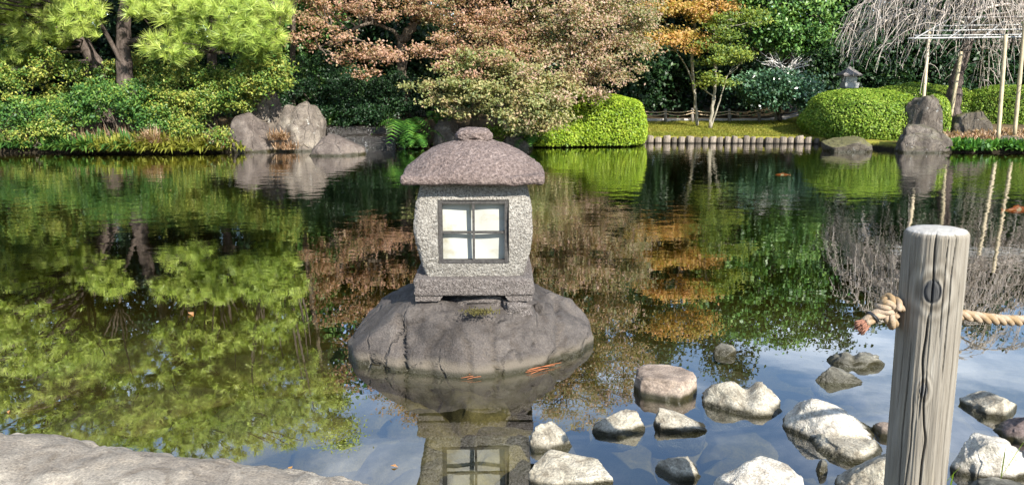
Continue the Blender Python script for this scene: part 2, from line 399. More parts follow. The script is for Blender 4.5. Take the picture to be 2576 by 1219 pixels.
def rock_px(name, label, box, mat, seed, dep=.42, zc=0.0, back=.45, **kw):
    """a stone standing in the water whose outline fills a pixel box of the photo"""
    x0, y0, x1, y1 = box; xm = (x0+x1)/2
    Yf = W(xm, y1)[1]; wd = (x1-x0)*mpp(xm, y1, Yf); ry = wd*dep; Yc = Yf+ry*.85
    wd = (x1-x0)*mpp(xm, y1, Yc); zt = max(.05, at(xm, y0, Yc+ry*back)[2]-zc)
    c = np.array((at(xm, y1, Yc)[0], Yc, zc))
    return rock(name, label, c, (wd/2, ry, zt), mat, seed, **kw)

M['island'] = stone('island_stone', (.040, .036, .0355), (.080, .072, .070), (.125, .113, .108), .04, .085, (.135, .113, .085), .0, scale=3.6, bump=.9, bdist=.03, fine=110, crack=.55)
M['pale'] = stone('pale_stone', (.16, .145, .115), (.38, .36, .305), (.55, .535, .48), .035, .0, lichen=.0, scale=9, bump=.9, bdist=.03, crack=.10)
M['white'] = stone('white_stone', (.28, .265, .235), (.53, .515, .475), (.70, .69, .65), .03, .0, scale=8, bump=.9, bdist=.03, crack=.10)
M['tan'] = stone('tan_stone', (.15, .12, .10), (.25, .205, .175), (.36, .315, .275), .04, .0, scale=6, bump=.5, bdist=.015)
M['brown'] = stone('brown_stone', (.075, .062, .054), (.145, .122, .105), (.25, .225, .195), .04, .0, scale=6, bump=.7, bdist=.02)
M['darkwet'] = stone('dark_wet_stone', (.04, .04, .035), (.12, .12, .105), (.34, .33, .30), .05, .0, scale=9, bump=.7, bdist=.02)
M['mauve'] = stone('mauve_stone', (.07, .055, .055), (.14, .11, .11), (.2, .165, .16), .03, .0, scale=5, bump=.5, bdist=.015)
M['farrock'] = stone('bank_boulder', (.065, .054, .051), (.118, .10, .093), (.185, .162, .15), .07, .0, lichen=.03, lich=(.34, .33, .30), scale=3, bump=.9, bdist=.05, fine=60, crack=.5)
M['farrock2'] = stone('pale_bank_boulder', (.075, .063, .056), (.16, .14, .124), (.28, .256, .22), .07, .0, lichen=.06, lich=(.38, .37, .33), scale=3, bump=.9, bdist=.05, fine=60, crack=.5)
M['mossrock'] = stone('mossy_boulder', (.03, .027, .02), (.075, .066, .054), (.14, .13, .115), .07, .0, lichen=.04, lich=(.26, .27, .25), moss=.45, mosscol=(.15, .145, .035), scale=4, bump=.8, bdist=.06, fine=60, crack=.5)
M['greyrock'] = stone('lichened_boulder', (.04, .034, .029), (.10, .087, .077), (.19, .175, .16), .07, .0, lichen=.07, lich=(.24, .25, .245), moss=.15, scale=4, bump=.9, bdist=.06, fine=60, crack=.5)
M['sunk2'] = stone('sunken_pale_stone', (.038, .032, .014), (.065, .056, .027), (.11, .096, .056), -9, .0, scale=5, bump=.4, bdist=.02)
M['sunk'] = stone('sunken_stone', (.06, .051, .024), (.10, .087, .045), (.16, .142, .085), -9, .0, scale=5, bump=.4, bdist=.02)

# --- the boulder that carries the lantern
wl = [W(*p) for p in [(880, 880), (893, 908), (960, 936), (1060, 946), (1150, 948), (1270, 952), (1330, 940), (1400, 915), (1460, 890), (1500, 862)]]
ICN = np.array((-.22, 4.50, 0.0))
ang = [math.atan2(p[1]-ICN[1], p[0]-ICN[0]) % (2*math.pi) for p in wl]; rad = [math.hypot(p[0]-ICN[0], p[1]-ICN[1]) for p in wl]
ang += [math.radians(a) for a in (25, 60, 90, 120, 150)]; rad += [.68, .60, .56, .58, .66]
o_ = np.argsort(ang); ang = np.array(ang)[o_]; rad = np.array(rad)[o_]
def ring(a):
    a = np.asarray(a) % (2*np.pi); A = np.concatenate([ang-2*np.pi, ang, ang+2*np.pi]); R = np.tile(rad, 3)
    return sum(np.interp(a+k, A, R) for k in (-.16, -.08, 0, .08, .16))/5
D, F = ICO[6]
az = np.arctan2(D[:, 1], D[:, 0]); ch = np.hypot(D[:, 0], D[:, 1]); R_ = ring(az)
fr_ = np.sin(az)                                            # -1 towards the camera
V = np.stack([np.cos(az)*R_*ch**.5, np.sin(az)*R_*ch**.5, np.where(D[:, 2] > 0, .325*np.abs(D[:, 2])**.66, -.5*np.abs(D[:, 2]))], -1)
V[:, 2] *= 1-.30*smooth(V[:, 0], .22, .62)-.12*smooth(-V[:, 0], .3, .62)-.32*smooth(V[:, 1], .18, .5)
V += (D*.030)*fbm(V*5, 41, 5)[:, None]+(D*.035)*fbm(V*2.1+4, 42, 2)[:, None]
for nn, oo in [((-.25, -.86, .45), .575), ((.35, -.78, .52), .55), ((.75, -.35, .56), .62), ((-.80, -.42, .42), .79), ((.05, -.55, .83), .475), ((-.6, -.1, .78), .50)]:
    nn = np.array(nn)/np.linalg.norm(nn); e_ = V@nn-oo; V = V-np.clip(e_, 0, None)[:, None]*nn*.8*(V[:, 2] > -.02)[:, None]
V -= (D*.022)*(np.exp(-(fbm(V*3.1+2, 43, 3)/.07)**2)*(V[:, 1] < .1))[:, None]
for (a0, x1, z0, wdt, dp) in [(-.36, .025, .0, .014, .05), (.02, .05, .0, .009, .03), (.15, .045, .0, .008, .03), (.30, -.05, .10, .009, .022), (-.16, -.04, .08, .008, .02), (.52, .04, .0, .014, .03)]:
    wob = .022*vnoise(np.stack([V[:, 2]*14, V[:, 2]*0+a0*9, V[:, 2]*0], -1), 7)
    q = V[:, 0]-(a0-x1*V[:, 2]*6+wob)
    V += -D*(dp*np.exp(-(q/wdt)**2)*(V[:, 1] < .02)*smooth(V[:, 2], z0-.02, z0+.03)*(1-smooth(V[:, 2], .2, .3)))[:, None]
tag(mk('island_boulder', V+ICN, F, M['island'], origin=ICN), 'large smooth grey boulder in the pond carrying the stone lantern', 'boulder')

# --- foreground slab
edge = [(-260, 1075), (0, 1088), (110, 1089), (200, 1096), (290, 1118), (480, 1141), (600, 1160), (700, 1170), (790, 1186), (860, 1200), (930, 1222), (1010, 1262), (1060, 1320)]
ep = catmull([W(a, b, .20)+np.array((0, 0, -.20)) for a, b in edge], 14); ne = len(ep); nt = 70
ep[:, 1] += .012*fbm(ep*7, 5, 3)+.006*fbm(ep*26, 6, 3)
tt = np.linspace(0, 1, nt)**1.6; V = []
for q in tt:
    p = ep.copy(); p[:, 1] = ep[:, 1]+(-.4-ep[:, 1])*q; p[:, 0] = ep[:, 0]-q*.35*smooth(ep[:, 0], -.8, .1)
    p[:, 2] = .20
    V.append(p)
V = np.concatenate(V); dE = np.repeat(tt, ne)
V[:, 2] = .185+.045*smooth(dE, 0, .045)+.016*fbm(V*2.6, 12, 4)+.006*np.abs(fbm(V*17, 13, 3))
V[:, 2] += .012*np.abs(fbm(V*7, 16, 4))-.010*np.exp(-(fbm(V*2.2+3, 18, 3)/.05)**2)
lay = V[:, 1]+.22*V[:, 0]+.05*fbm(V*2.0, 15, 3)
V[:, 2] += .012*smooth(lay, 1.95, 2.02)-.012*smooth(lay, 2.28, 2.33)
skirt = ep.copy(); skirt[:, 2] = -.5; skirt[:, 1] -= .04
V = np.concatenate([V, skirt]); q = np.arange(nt-1)[:, None]*ne+np.arange(ne-1)[None, :]
F = [np.stack([q, q+ne, q+ne+1, q+1], -1).reshape(-1, 4)]
j = np.arange(ne-1); F.append(np.stack([j+nt*ne, j, j+1, j+1+nt*ne], -1))
m = stone('slab_stone', (.19, .165, .142), (.30, .275, .24), (.44, .41, .36), -5, .0, scale=3.4, bump=1.0, bdist=.03, fine=120)
tag(mk('stone_slab', V, F, m, origin=(-1, 1.5, 0)), 'broad pale flat stone slab at the near edge of the pond', 'stone slab')

# --- stones standing in the shallows
small = [
 ('flat round tan stone with a smooth level top beside the lantern boulder', (1588, 912, 1752, 1008), 'tan', 101, dict(disc=True, planes=1, lump=.10, dep=.50, rough=.09, back=.85)),
 ('pale two humped stone between the flat tan stone and the white wedge', (1750, 950, 1970, 1046), 'pale', 222, dict(planes=5, dep=.40, lump=.2, saddle=(.12, .5, .2), slope=-.4, boxy=.8)),
 ('small pale stone with a dark wet left flank in front of the flat tan stone', (1475, 1024, 1622, 1096), 'pale', 103, dict(planes=5, dep=.36, slope=-.45)),
 ('small pale wedge with a tapering right tip below the two humped stone', (1638, 1018, 1782, 1086), 'pale', 104, dict(planes=5, dep=.34, slope=.95, boxy=.75)),
 ('long white wedge of stone sloping down toward the wooden post', (1950, 985, 2195, 1112), 'white', 105, dict(planes=7, dep=.40, slope=.8, boxy=.62)),
 ('small pale block with a dark wet foot closest to the lantern reflection', (1325, 1058, 1452, 1136), 'pale', 106, dict(planes=6, dep=.42, boxy=.65)),
 ('oblong pale grey stone lying in the shallows at the lower edge', (1322, 1137, 1537, 1228), 'pale', 107, dict(planes=3, dep=.28, boxy=.65, slope=.5, rough=.07)),
 ('small low stone between the oblong stone and the big white boulder', (1647, 1134, 1765, 1205), 'pale', 108, dict(planes=6, dep=.4)),
 ('big rounded white boulder at the lower edge left of the post', (1790, 1143, 2032, 1290), 'white', 109, dict(planes=4, dep=.5, boxy=.9, cut=(.78, .95))),
 ('low flat pale stone just left of the post behind a grey boulder', (2048, 1098, 2228, 1160), 'pale', 110, dict(planes=5, dep=.36, boxy=.7)),
 ('pale grey boulder touching the foot of the post on its left', (2092, 1122, 2262, 1262), 'pale', 111, dict(planes=6, dep=.42)),
 ('tiny dark peaked stone alone in the sky reflection', (1789, 860, 1852, 895), 'darkwet', 112, dict(planes=6, dep=.4, tilt=-.1)),
 ('dark wet double lobed stone left of the post farthest from shore', (2075, 876, 2222, 925), 'darkwet', 113, dict(planes=5, dep=.3, lump=.3, saddle=(-.05, .45, .14))),
 ('thin dark wet slab slanting into the water left of the post', (2040, 916, 2175, 964), 'darkwet', 114, dict(planes=6, dep=.22, slope=.95, boxy=.65)),
 ('small grey stone half hidden behind the left side of the post', (2195, 1062, 2290, 1112), 'tan', 115, dict(planes=4, dep=.5)),
 ('grey boulder right of the post nearest the open water', (2418, 976, 2560, 1048), 'pale', 116, dict(planes=6, dep=.42, boxy=.7)),
 ('dark mauve boulder at the right edge of the picture', (2498, 1030, 2680, 1120), 'mauve', 117, dict(planes=3, dep=.42)),
 ('large white angular boulder right of the foot of the post', (2372, 1072, 2572, 1205), 'white', 118, dict(planes=8, dep=.4, boxy=.65)),
 ('dark rough stone at the bottom right corner', (2400, 1190, 2640, 1300), 'darkwet', 119, dict(planes=7, dep=.4)),
 ('tiny dark pebble between the big white boulder and the post', (2050, 1160, 2085, 1192), 'darkwet', 120, dict(planes=5, dep=.5)),
 ('white stone at the right edge beside the large angular boulder', (2560, 1095, 2740, 1230), 'white', 121, dict(planes=5, dep=.4)),
]
for lab, box, mt, sd, kw in small:
    rock_px('shore_stone', lab, box, M[mt], sd, **kw)

# --- stones under the surface
sunk = [(1268, 1140, -.012, .13, .11, .09), (1188, 1196, -.012, .095, .08, .07), (1190, 1000, -.05, .25, .18, .16), (1080, 1060, -.1, .22, .16, .12), (1270, 1085, -.06, .16, .12, .1),
        (1560, 1150, -.09, .26, .2, .12), (1700, 1100, -.1, .24, .16, .12), (1880, 1110, -.08, .22, .16, .1), (1500, 990, -.12, .3, .24, .12),
        (1420, 1040, -.12, .2, .16, .1), (1000, 1150, -.1, .26, .2, .12), (860, 1120, -.12, .28, .2, .12), (1830, 960, -.1, .3, .2, .1), (2020, 1030, -.1, .2, .15, .1),
        (700, 1040, -.13, .42, .3, .16), (450, 1000, -.16, .4, .3, .16), (300, 1040, -.14, .4, .26, .16), (600, 930, -.2, .45, .3, .18), (950, 1010, -.12, .3, .2, .14), (120, 960, -.16, .45, .3, .16), (330, 900, -.2, .5, .35, .18), (560, 1090, -.1, .3, .2, .14), (760, 950, -.16, .34, .26, .15), (180, 1060, -.12, .34, .22, .14), (860, 900, -.18, .4, .3, .16), (1620, 1000, -.12, .28, .2, .12), (1400, 1180, -.08, .2, .15, .1), (1900, 1190, -.08, .2, .16, .1), (2250, 1000, -.12, .25, .2, .12), (1100, 1190, -.09, .2, .14, .1)]
for k, (a, b, zt, rx, ry, rz) in enumerate(sunk):
    c = W(a, b, zt); c[1] += ry*.3; c[2] = zt-rz
    lab = {0: 'olive flat stone barely under the surface beside the lantern reflection', 1: 'small oval stone barely under the surface in the lantern reflection'}.get(k, 'olive stone lying under the water on the pond bed')
    rock('sunken_stone', lab, c, (rx, ry, rz), M['sunk' if k < 2 else 'sunk2'], 300+k, 'stone', rot=k*.9, group=None if k < 2 else 'stones under the water', sub=4, planes=3, boxy=.7)

# ------------------------------------------------------------------ the lantern on the boulder
def granite(name, c1, c2, c3, bd=.02, scale=26, st=1.0):
    m, t = newmat(name); P = t.add('ShaderNodeTexCoord').outputs['Object']
    a = t.noise(P, scale, 4, .65, .2); b = t.noise(P, scale*4.5, 3, .7); c = t.noise(P, 4, 3, .55)
    vo = t.add('ShaderNodeTexVoronoi', {'Vector': P, 'Scale': scale*1.5}).outputs[0]
    col = t.ramp(t.math('ADD', t.math('MULTIPLY', a, .55), t.math('MULTIPLY', b, .45)), [(.38, c1), (.5, c2), (.64, c3)])
    col = t.mix(.5, col, t.ramp(c, [(.3, (.72, .68, .66)), (.7, (1.15, 1.15, 1.15))]), 'MULTIPLY')
    h = t.math('ADD', t.math('MULTIPLY', a, .7), t.math('ADD', t.math('MULTIPLY', vo, .35), t.math('MULTIPLY', b, .25)))
    finish(t, pbsdf(t, col, .9, t.bump(h, st, bd), .25))
    return m
M['roof'] = granite('roof_granite', (.06, .046, .041), (.145, .110, .098), (.29, .235, .21), .016, 62)
M['body'] = granite('body_granite', (.07, .062, .052), (.30, .28, .245), (.54, .515, .465), .02, 95)
M['base'] = granite('base_granite', (.045, .038, .035), (.145, .125, .114), (.32, .29, .265), .02, 95)
LX, LY = -.214, 4.42
LROT = math.radians(1.0)
lan = empty('stone_lantern', (LX, LY, .31), 'squat granite lantern with a paper window on the boulder in the pond', 'stone lantern')
def boxgrid(hx, hy, z0, z1, n=60, nz=30, fx=None):
    """dense closed box: profile fx(t) scales the plan by height; returns V,F"""
    MBx = MB()
    def face(f, a, b):
        u, v = np.meshgrid(np.linspace(0, 1, a), np.linspace(0, 1, b)); q = np.arange(b-1)[:, None]*a+np.arange(a-1)[None, :]
        MBx.add(f(u.ravel(), v.ravel()), np.stack([q, q+1, q+a+1, q+a], -1).reshape(-1, 4))
    L = lambda a, b, u: a+(b-a)*u
    face(lambda u, v: np.stack([L(-hx, hx, u), -hy+0*u, L(z0, z1, v)], -1), n, nz)
    face(lambda u, v: np.stack([L(hx, -hx, u), hy+0*u, L(z0, z1, v)], -1), n, nz)
    face(lambda u, v: np.stack([hx+0*u, L(-hy, hy, u), L(z0, z1, v)], -1), n, nz)
    face(lambda u, v: np.stack([-hx+0*u, L(hy, -hy, u), L(z0, z1, v)], -1), n, nz)
    face(lambda u, v: np.stack([L(-hx, hx, u), L(-hy, hy, v), z1+0*u], -1), n, n)
    face(lambda u, v: np.stack([L(-hx, hx, u), L(hy, -hy, v), z0+0*u], -1), n, n)
    return np.concatenate(MBx.V), np.concatenate(MBx.F)
def rotz(V, a, c=(0, 0)):
    V = np.array(V, float); x, y = V[:, 0]-c[0], V[:, 1]-c[1]; V[:, 0] = c[0]+x*math.cos(a)-y*math.sin(a); V[:, 1] = c[1]+x*math.sin(a)+y*math.cos(a)
    return V
def put(V): return rotz(V, LROT)+np.array((LX, LY, 0))
def roundbox(V, h, r):
    """round the edges of a box with half sizes h (about its centre)"""
    c = np.clip(V, -(h-r), h-r); d = V-c; n = np.linalg.norm(d, axis=1)[:, None]; return c+d/np.maximum(n, 1e-9)*np.minimum(n, r)
# roof: four-sided, domed, rounded eaves
HR = .398
V, F = boxgrid(1, 1, -1, 1, 110, 30)
hb = np.array((HR, HR, .026)); V = roundbox(V*hb, hb, .022)
rr = (np.abs(V[:, 0]/HR)**2.6+np.abs(V[:, 1]/HR)**2.6)**(1/2.6); rr = np.clip(rr, 0, 1)
V[:, 2] = np.where(V[:, 2] > 0, V[:, 2]+(.172*(1-rr**2.0))*smooth(V[:, 2], 0, .02), V[:, 2]+.006*(1-rr))
V[:, :2] *= (1-.05*(np.abs(V[:, 0]*V[:, 1])/(HR*HR)))[:, None]
nd = .0035*fbm(V*70, 21, 2)+.005*fbm(V*9, 22, 2)
V[:, 2] += nd; V[:, :2] *= (1+nd*1.6)[:, None]
V[:, 2] += 1.006
mk('roof', put(V), F, M['roof'], lan)
D, F = ICO[5]
V = np.sign(D)*np.abs(D)**.82*np.array((.100, .100, .046)); V *= (1+.09*fbm(D*3, 33, 4))[:, None]; V[:, 2] += 1.218
mk('finial', put(V), F, M['roof'], lan)
# fire box: barrel-sided block with a square opening in front (lofted from a plan ring, the front panel carries the hole)
zb, zt_ = .462, 1.02; HB = .30
def prof(z):
    q = (z-zb)/(zt_-zb); return .250+.068*np.sin(np.pi*np.clip(q*.92+.06, 0, 1))**.8+.008*q
ox, oz0, oz1 = .1925, .540, .893                             # opening
mb = MB()
def grid(f, us, vs):
    u, v = np.meshgrid(us, vs); a, b = len(us), len(vs); q = np.arange(b-1)[:, None]*a+np.arange(a-1)[None, :]
    return f(u.ravel(), v.ravel()), np.stack([q, q+1, q+a+1, q+a], -1).reshape(-1, 4)
zs = np.unique(np.concatenate([np.linspace(zb, oz0, 18), np.linspace(oz0, oz1, 80), np.linspace(oz1, zt_, 24)]))
def front(u, z):                                              # u -1..1 across
    p = prof(z); x = np.where(np.abs(u) > .7, np.sign(u)*(ox+(np.abs(u)-.7)/.3*(p-ox)), u/.7*ox)
    y = -(prof(z)-.028)-.012*(1-(x/p)**2)
    e = np.clip((np.abs(u)-.93)/.07, 0, 1); y = y+.02*e**2
    return np.stack([x, y, z], -1)
us = np.unique(np.concatenate([np.linspace(-1, -.7, 26), np.linspace(-.7, .7, 80), np.linspace(.7, 1, 26)]))
Vf, Ff = grid(front, us, zs)
cen = Vf[Ff].mean(1); hole = (np.abs(cen[:, 0]) < ox-1e-4) & (cen[:, 2] > oz0) & (cen[:, 2] < oz1)
mb.add(Vf, Ff[~hole])
for sgn in (-1, 1):
    mb.add(*grid(lambda v, z: np.stack([sgn*prof(z), -(prof(z)-.048)+(v+1)/2*(2*prof(z)-.06), z], -1), np.linspace(-1, 1, 50), zs))
mb.add(*grid(lambda u, z: np.stack([u*prof(z), (prof(z)-.012)+0*u, z], -1), np.linspace(-1, 1, 40), zs))
mb.add(*grid(lambda u, v: np.stack([u*prof(zb+0*u), v*(prof(zb+0*u)-.012), zb+0*u], -1), np.linspace(-1, 1, 12), np.linspace(-1, 1, 12)))
V = np.concatenate(mb.V); F = np.concatenate(mb.F)
inner = (np.abs(np.abs(V[:, 0])-ox) < .003) & (V[:, 2] > oz0-.003) & (V[:, 2] < oz1+.003) & (V[:, 1] < -.2)
nd = (.0032*fbm(V*75, 51, 2)+.0035*fbm(V*10, 52, 2))*~inner
V[:, 1] += nd*np.sign(V[:, 1])*(np.abs(V[:, 1]) > .2); V[:, 0] += nd*np.sign(V[:, 0])*(np.abs(V[:, 0]) > .24)
mb2 = MB(); mb2.add(V, F)
# reveals of the opening
def yf(x, z): return float(front(np.array([x/ox*.7]), np.array([z]))[0, 1])
for (x0, z0, x1, z1) in [(-ox, oz0, ox, oz0), (ox, oz0, ox, oz1), (ox, oz1, -ox, oz1), (-ox, oz1, -ox, oz0)]:
    k = 20; xs_ = np.linspace(x0, x1, k); zs_ = np.linspace(z0, z1, k); ya = np.array([yf(a, b) for a, b in zip(xs_, zs_)])
    Vr = np.concatenate([np.stack([xs_, ya, zs_], -1), np.stack([xs_, 0*xs_-.185, zs_], -1)]); j = np.arange(k-1)
    mb2.add(Vr, np.stack([j, j+k, j+k+1, j+1], -1))
mb2.V[0] = mb2.V[0]
o = mk('firebox', put(np.concatenate(mb2.V)), np.concatenate(mb2.F), M['body'], lan)
# window: weathered wooden sash over white paper
m, t = newmat('grey_sash_wood'); P = t.add('ShaderNodeTexCoord').outputs['Object']
n = t.noise(t.scale(P, (1, 1, 1)), 60, 5, .7)
finish(t, pbsdf(t, t.ramp(n, [(.3, (.022, .02, .019)), (.7, (.08, .075, .07))]), .8, t.bump(n, .5, .004), .2)); M['sash'] = m
m, t = newmat('window_paper'); P = t.add('ShaderNodeTexCoord').outputs['Object']
n = t.noise(P, 9, 5, .6, .4); n2 = t.noise(t.scale(P, (60, 60, 18)), 6, 4, .7)
c = t.mix(t.step(n, .50, .74), (.37, .37, .33), (.27, .245, .17)); c = t.mix(.25, c, t.ramp(n2, [(.3, (.75, .75, .75)), (.7, (1.1, 1.1, 1.1))]), 'MULTIPLY')
finish(t, pbsdf(t, c, .6, t.bump(n, .3, .004), .3)); M['paper'] = m
def box(x0, x1, y0, y1, z0, z1):
    V = np.array([(x, y, z) for z in (z0, z1) for y in (y0, y1) for x in (x0, x1)], float)
    return V, np.array([(0, 2, 3, 1), (4, 5, 7, 6), (0, 1, 5, 4), (2, 6, 7, 3), (0, 4, 6, 2), (1, 3, 7, 5)])
yw = -.272; fw = .0235; mb = MB()
mb.add(*box(-ox+.002, -ox+fw, yw-.008, yw+.03, oz0+.002, oz1-.002)); mb.add(*box(ox-fw, ox-.002, yw-.008, yw+.03, oz0+.002, oz1-.002))
mb.add(*box(-ox+fw, ox-fw, yw-.006, yw+.03, oz0+.002, oz0+fw*.8)); mb.add(*box(-ox+fw, ox-fw, yw-.006, yw+.03, oz1-fw, oz1-.002))
mb.V = [put(v) for v in mb.V]; win = mb.build('window', M['sash'], lan, shade=False)
mb = MB(); zm = (oz0+oz1)/2-.005
mb.add(*box(-.0065, .0065, yw-.002, yw+.02, oz0+fw*.8, oz1-fw))
mb.add(*box(-ox+fw, -.0065, yw, yw+.018, zm-.006, zm+.006)); mb.add(*box(.0065, ox-fw, yw, yw+.018, zm-.006, zm+.006))
win.location = (0, 0, 0)
mb.V = [put(v)-np.array(lan.location) for v in mb.V]; mb.build('muntin', M['sash'], win, origin=(0, 0, 0), shade=False)
V, F = grid(lambda u, v: np.stack([u*(ox-.004), yw+.048+.006*np.sin(u*4+v*3)+0*u, oz0+.003+(oz1-oz0-.006)*v], -1), np.linspace(-1, 1, 24), np.linspace(0, 1, 24))
mk('paper', put(V)-np.array(lan.location), F, M['paper'], win, origin=(0, 0, 0))
# base slab and feet
V, F = boxgrid(1, 1, -1, 1, 110, 26); hb = np.array((.328, .322, .048)); V = roundbox(V*hb, hb, .014)
nd = .004*fbm(V*60, 61, 2)+.004*fbm(V*9, 62, 2); V[:, 1] += nd*np.sign(V[:, 1]); V[:, 0] += nd*np.sign(V[:, 0]); V[:, 2] += nd*.5+.414
mk('base', put(V), F, M['base'], lan)
for sx_ in (-1, 1):
    for sy_ in (-1, 1):
        x0, x1 = .322*sx_, .165*sx_; y0, y1 = .310*sy_, .165*sy_; xb, yb = .19*sx_, .19*sy_
        Vt = np.array([(x0, y0, .372), (x1, y0, .372), (x1, y1, .372), (x0, y1, .372), (x0, y0, .335), (xb, y0, .335), (xb, yb, .335), (x0, yb, .335)])
        mk('foot', put(Vt), np.array([(0, 1, 2, 3), (7, 6, 5, 4), (0, 4, 5, 1), (1, 5, 6, 2), (2, 6, 7, 3), (3, 7, 4, 0)]), M['base'], lan, shade=False)
# bedding stones under the base
rock('bedding_stone', 'flat rough grey stone wedged under the lantern base', (LX+.02, LY-.01, .285), (.27, .285, .085), M['base'], 71, 'stone', planes=3, boxy=.5, rough=.16)
rock('bedding_stone', 'small rough grey stone under the right front foot of the lantern', (LX+.24, LY-.27, .285), (.09, .07, .05), M['base'], 74, 'stone', planes=5, rough=.2, sub=4)
rock('bedding_stone', 'small dark chock stone lying right of the lantern base', (LX+.36, LY-.16, .22), (.055, .05, .07), M['island'], 73, 'stone', planes=5, rough=.2, sub=4)

# ------------------------------------------------------------------ wooden post and rope
PY = 1.97
p_top = at(2357, 576, PY); p_bot = at(2301, 1219, PY)
pd = (p_bot-p_top)/np.linalg.norm(p_bot-p_top); L = 1.45; rp = .0755
nh, na_ = 360, 380
hh = np.linspace(0, 1, nh); a = np.linspace(0, 2*np.pi, na_, endpoint=False)
Hm, A = np.meshgrid(hh*L, a, indexing='ij')                   # Hm measured down from the top
xs_, zs_ = np.sin(A), Hm
rad_ = rp*(1+.03*(Hm/L)-.006)+.0022*fbm(np.stack([np.cos(A)*4, np.sin(A)*4, Hm*2], -1).reshape(-1, 3), 81, 3).reshape(A.shape)
rad_ += .0010*fbm(np.stack([np.cos(A)*22, np.sin(A)*22, Hm*3], -1).reshape(-1, 3), 82, 3).reshape(A.shape)
edge_ = np.clip(1-Hm/.012, 0, 1); rad_ -= .010*edge_**2
Ax = (A+np.pi) % (2*np.pi)-np.pi                              # 0 faces the camera
def crack(a0, h0, h1, wdt, dp, wob, sd):
    c = a0+wob*fbm(np.stack([Hm.ravel()*7, 0*Hm.ravel(), 0*Hm.ravel()], -1), sd, 3).reshape(A.shape)
    fade = np.clip(np.minimum((Hm-h0)/.06, (h1-Hm)/.08), 0, 1)
    return dp*fade*np.exp(-((Ax-c)/wdt)**2)
for c_ in [(.0, -.02, .22, .022, .014, .06, 1), (-.05, .20, .50, .026, .018, .08, 2), (-.55, .28, 1.2, .02, .012, .04, 3), (.16, .36, .95, .024, .016, .10, 4), (-.85, .02, .5, .018, .008, .05, 5), (.62, -.02, .40, .018, .009, .05, 6), (-.25, .42, .9, .016, .008, .05, 7), (.36, -.02, .3, .014, .007, .05, 8), (.95, .1, .8, .018, .008, .05, 9)]:
    rad_ -= crack(*c_)
kn = [(.02, .148, .22, .030, .006), (.02, .415, .12, .020, .005)]
for (ka, kh, kr, kz, kd) in kn:
    q = np.sqrt(((Ax-ka)/kr)**2+((Hm-kh)/kz)**2); rad_ += kd*np.exp(-(q/1.5)**2)-.004*np.exp(-((q-1.0)/.13)**2)
V = np.stack([np.sin(A)*rad_, -np.cos(A)*rad_, -Hm], -1).reshape(-1, 3)
i = np.arange(nh-1)[:, None]*na_; j = np.arange(na_)[None, :]; j2 = (j+1) % na_
F = [np.stack([i+j, i+na_+j, i+na_+j2, i+j2], -1).reshape(-1, 4)]
rings = [(0.66, .0015), (.33, .003), (.02, .003)]; base0 = 0; prev = np.arange(na_); Vx = [V]; cnt = len(V)
for (s_, dz) in rings:
    q = V[:na_].copy()*np.array((s_, s_, 1)); q[:, 2] += dz+.001*fbm(q*60, 83, 2); cur = cnt+np.arange(na_); cnt += na_; Vx.append(q)
    F.append(np.stack([prev, np.roll(prev, -1), np.roll(cur, -1), cur], -1)); prev = cur
V = np.concatenate(Vx)
m, t = newmat('weathered_post_wood'); P = t.add('ShaderNodeTexCoord').outputs['Object']; sp = t.add('ShaderNodeSeparateXYZ', {0: P})
warp = None
hx_, hz_ = sp.outputs[0], sp.outputs[2]
def knotd(kx, kz, rx, rz):
    u = t.math('DIVIDE', t.math('SUBTRACT', hx_, kx), rx); v = t.math('DIVIDE', t.math('SUBTRACT', hz_, kz), rz)
    return t.math('SQRT', t.math('ADD', t.math('MULTIPLY', u, u), t.math('MULTIPLY', v, v)))
k1 = knotd(.0015, -.148, .024, .032); k2 = knotd(.0015, -.415, .010, .020)
infl = t.math('ADD', t.math('EXPONENT', t.math('MULTIPLY', t.math('MULTIPLY', k1, k1), -.10)), t.math('EXPONENT', t.math('MULTIPLY', t.math('MULTIPLY', k2, k2), -.12)))
gv = t.scale(P, (26, 26, 1.5)); gv2 = t.scale(P, (110, 110, 5))
g1 = t.noise(gv, 1.6, 4, .6, .4); g2 = t.noise(gv2, 1.5, 4, .7)
lines = t.math('MULTIPLY', t.math('ADD', t.math('SINE', t.math('ADD', t.math('MULTIPLY', t.math('MINIMUM', k1, 9), 5.0), t.math('MULTIPLY', g1, 9))), 1.0), .5)
lines2 = t.math('MULTIPLY', t.math('ADD', t.math('SINE', t.math('ADD', t.math('MULTIPLY', t.math('MINIMUM', k2, 9), 5.0), t.math('MULTIPLY', g1, 9))), 1.0), .5)
near1 = t.math('MULTIPLY', t.math('SUBTRACT', 1.0, t.step(k1, 1.2, 3.4)), .75); near2 = t.math('MULTIPLY', t.math('SUBTRACT', 1.0, t.step(k2, 1.2, 3.0)), .7)
gr = t.mix(near1, t.mix(near2, t.math('ADD', t.math('MULTIPLY', g1, .55), t.math('MULTIPLY', g2, .45)), t.math('ADD', t.math('MULTIPLY', lines2, .35), .3)), t.math('ADD', t.math('MULTIPLY', lines, .35), .3))
col = t.ramp(gr, [(.27, (.085, .072, .055)), (.44, (.16, .141, .113)), (.60, (.235, .213, .178)), (.72, (.345, .325, .285))])
col = t.mix(t.math('SUBTRACT', 1.0, t.step(k1, .85, 1.05)), col, t.mix(g2, (.02, .02, .02), (.085, .085, .085)))
col = t.mix(t.math('SUBTRACT', 1.0, t.step(k2, .8, 1.05)), col, (.12, .115, .11))
st = t.noise(t.scale(P, (12, 12, 2.2)), 1.0, 4, .6); col = t.mix(t.math('MULTIPLY', t.step(st, .5, .72), .55), col, (.30, .26, .18))
top = t.step(t.add('ShaderNodeSeparateXYZ', {0: t.add('ShaderNodeNewGeometry').outputs['Normal']}).outputs[2], .6, .9)
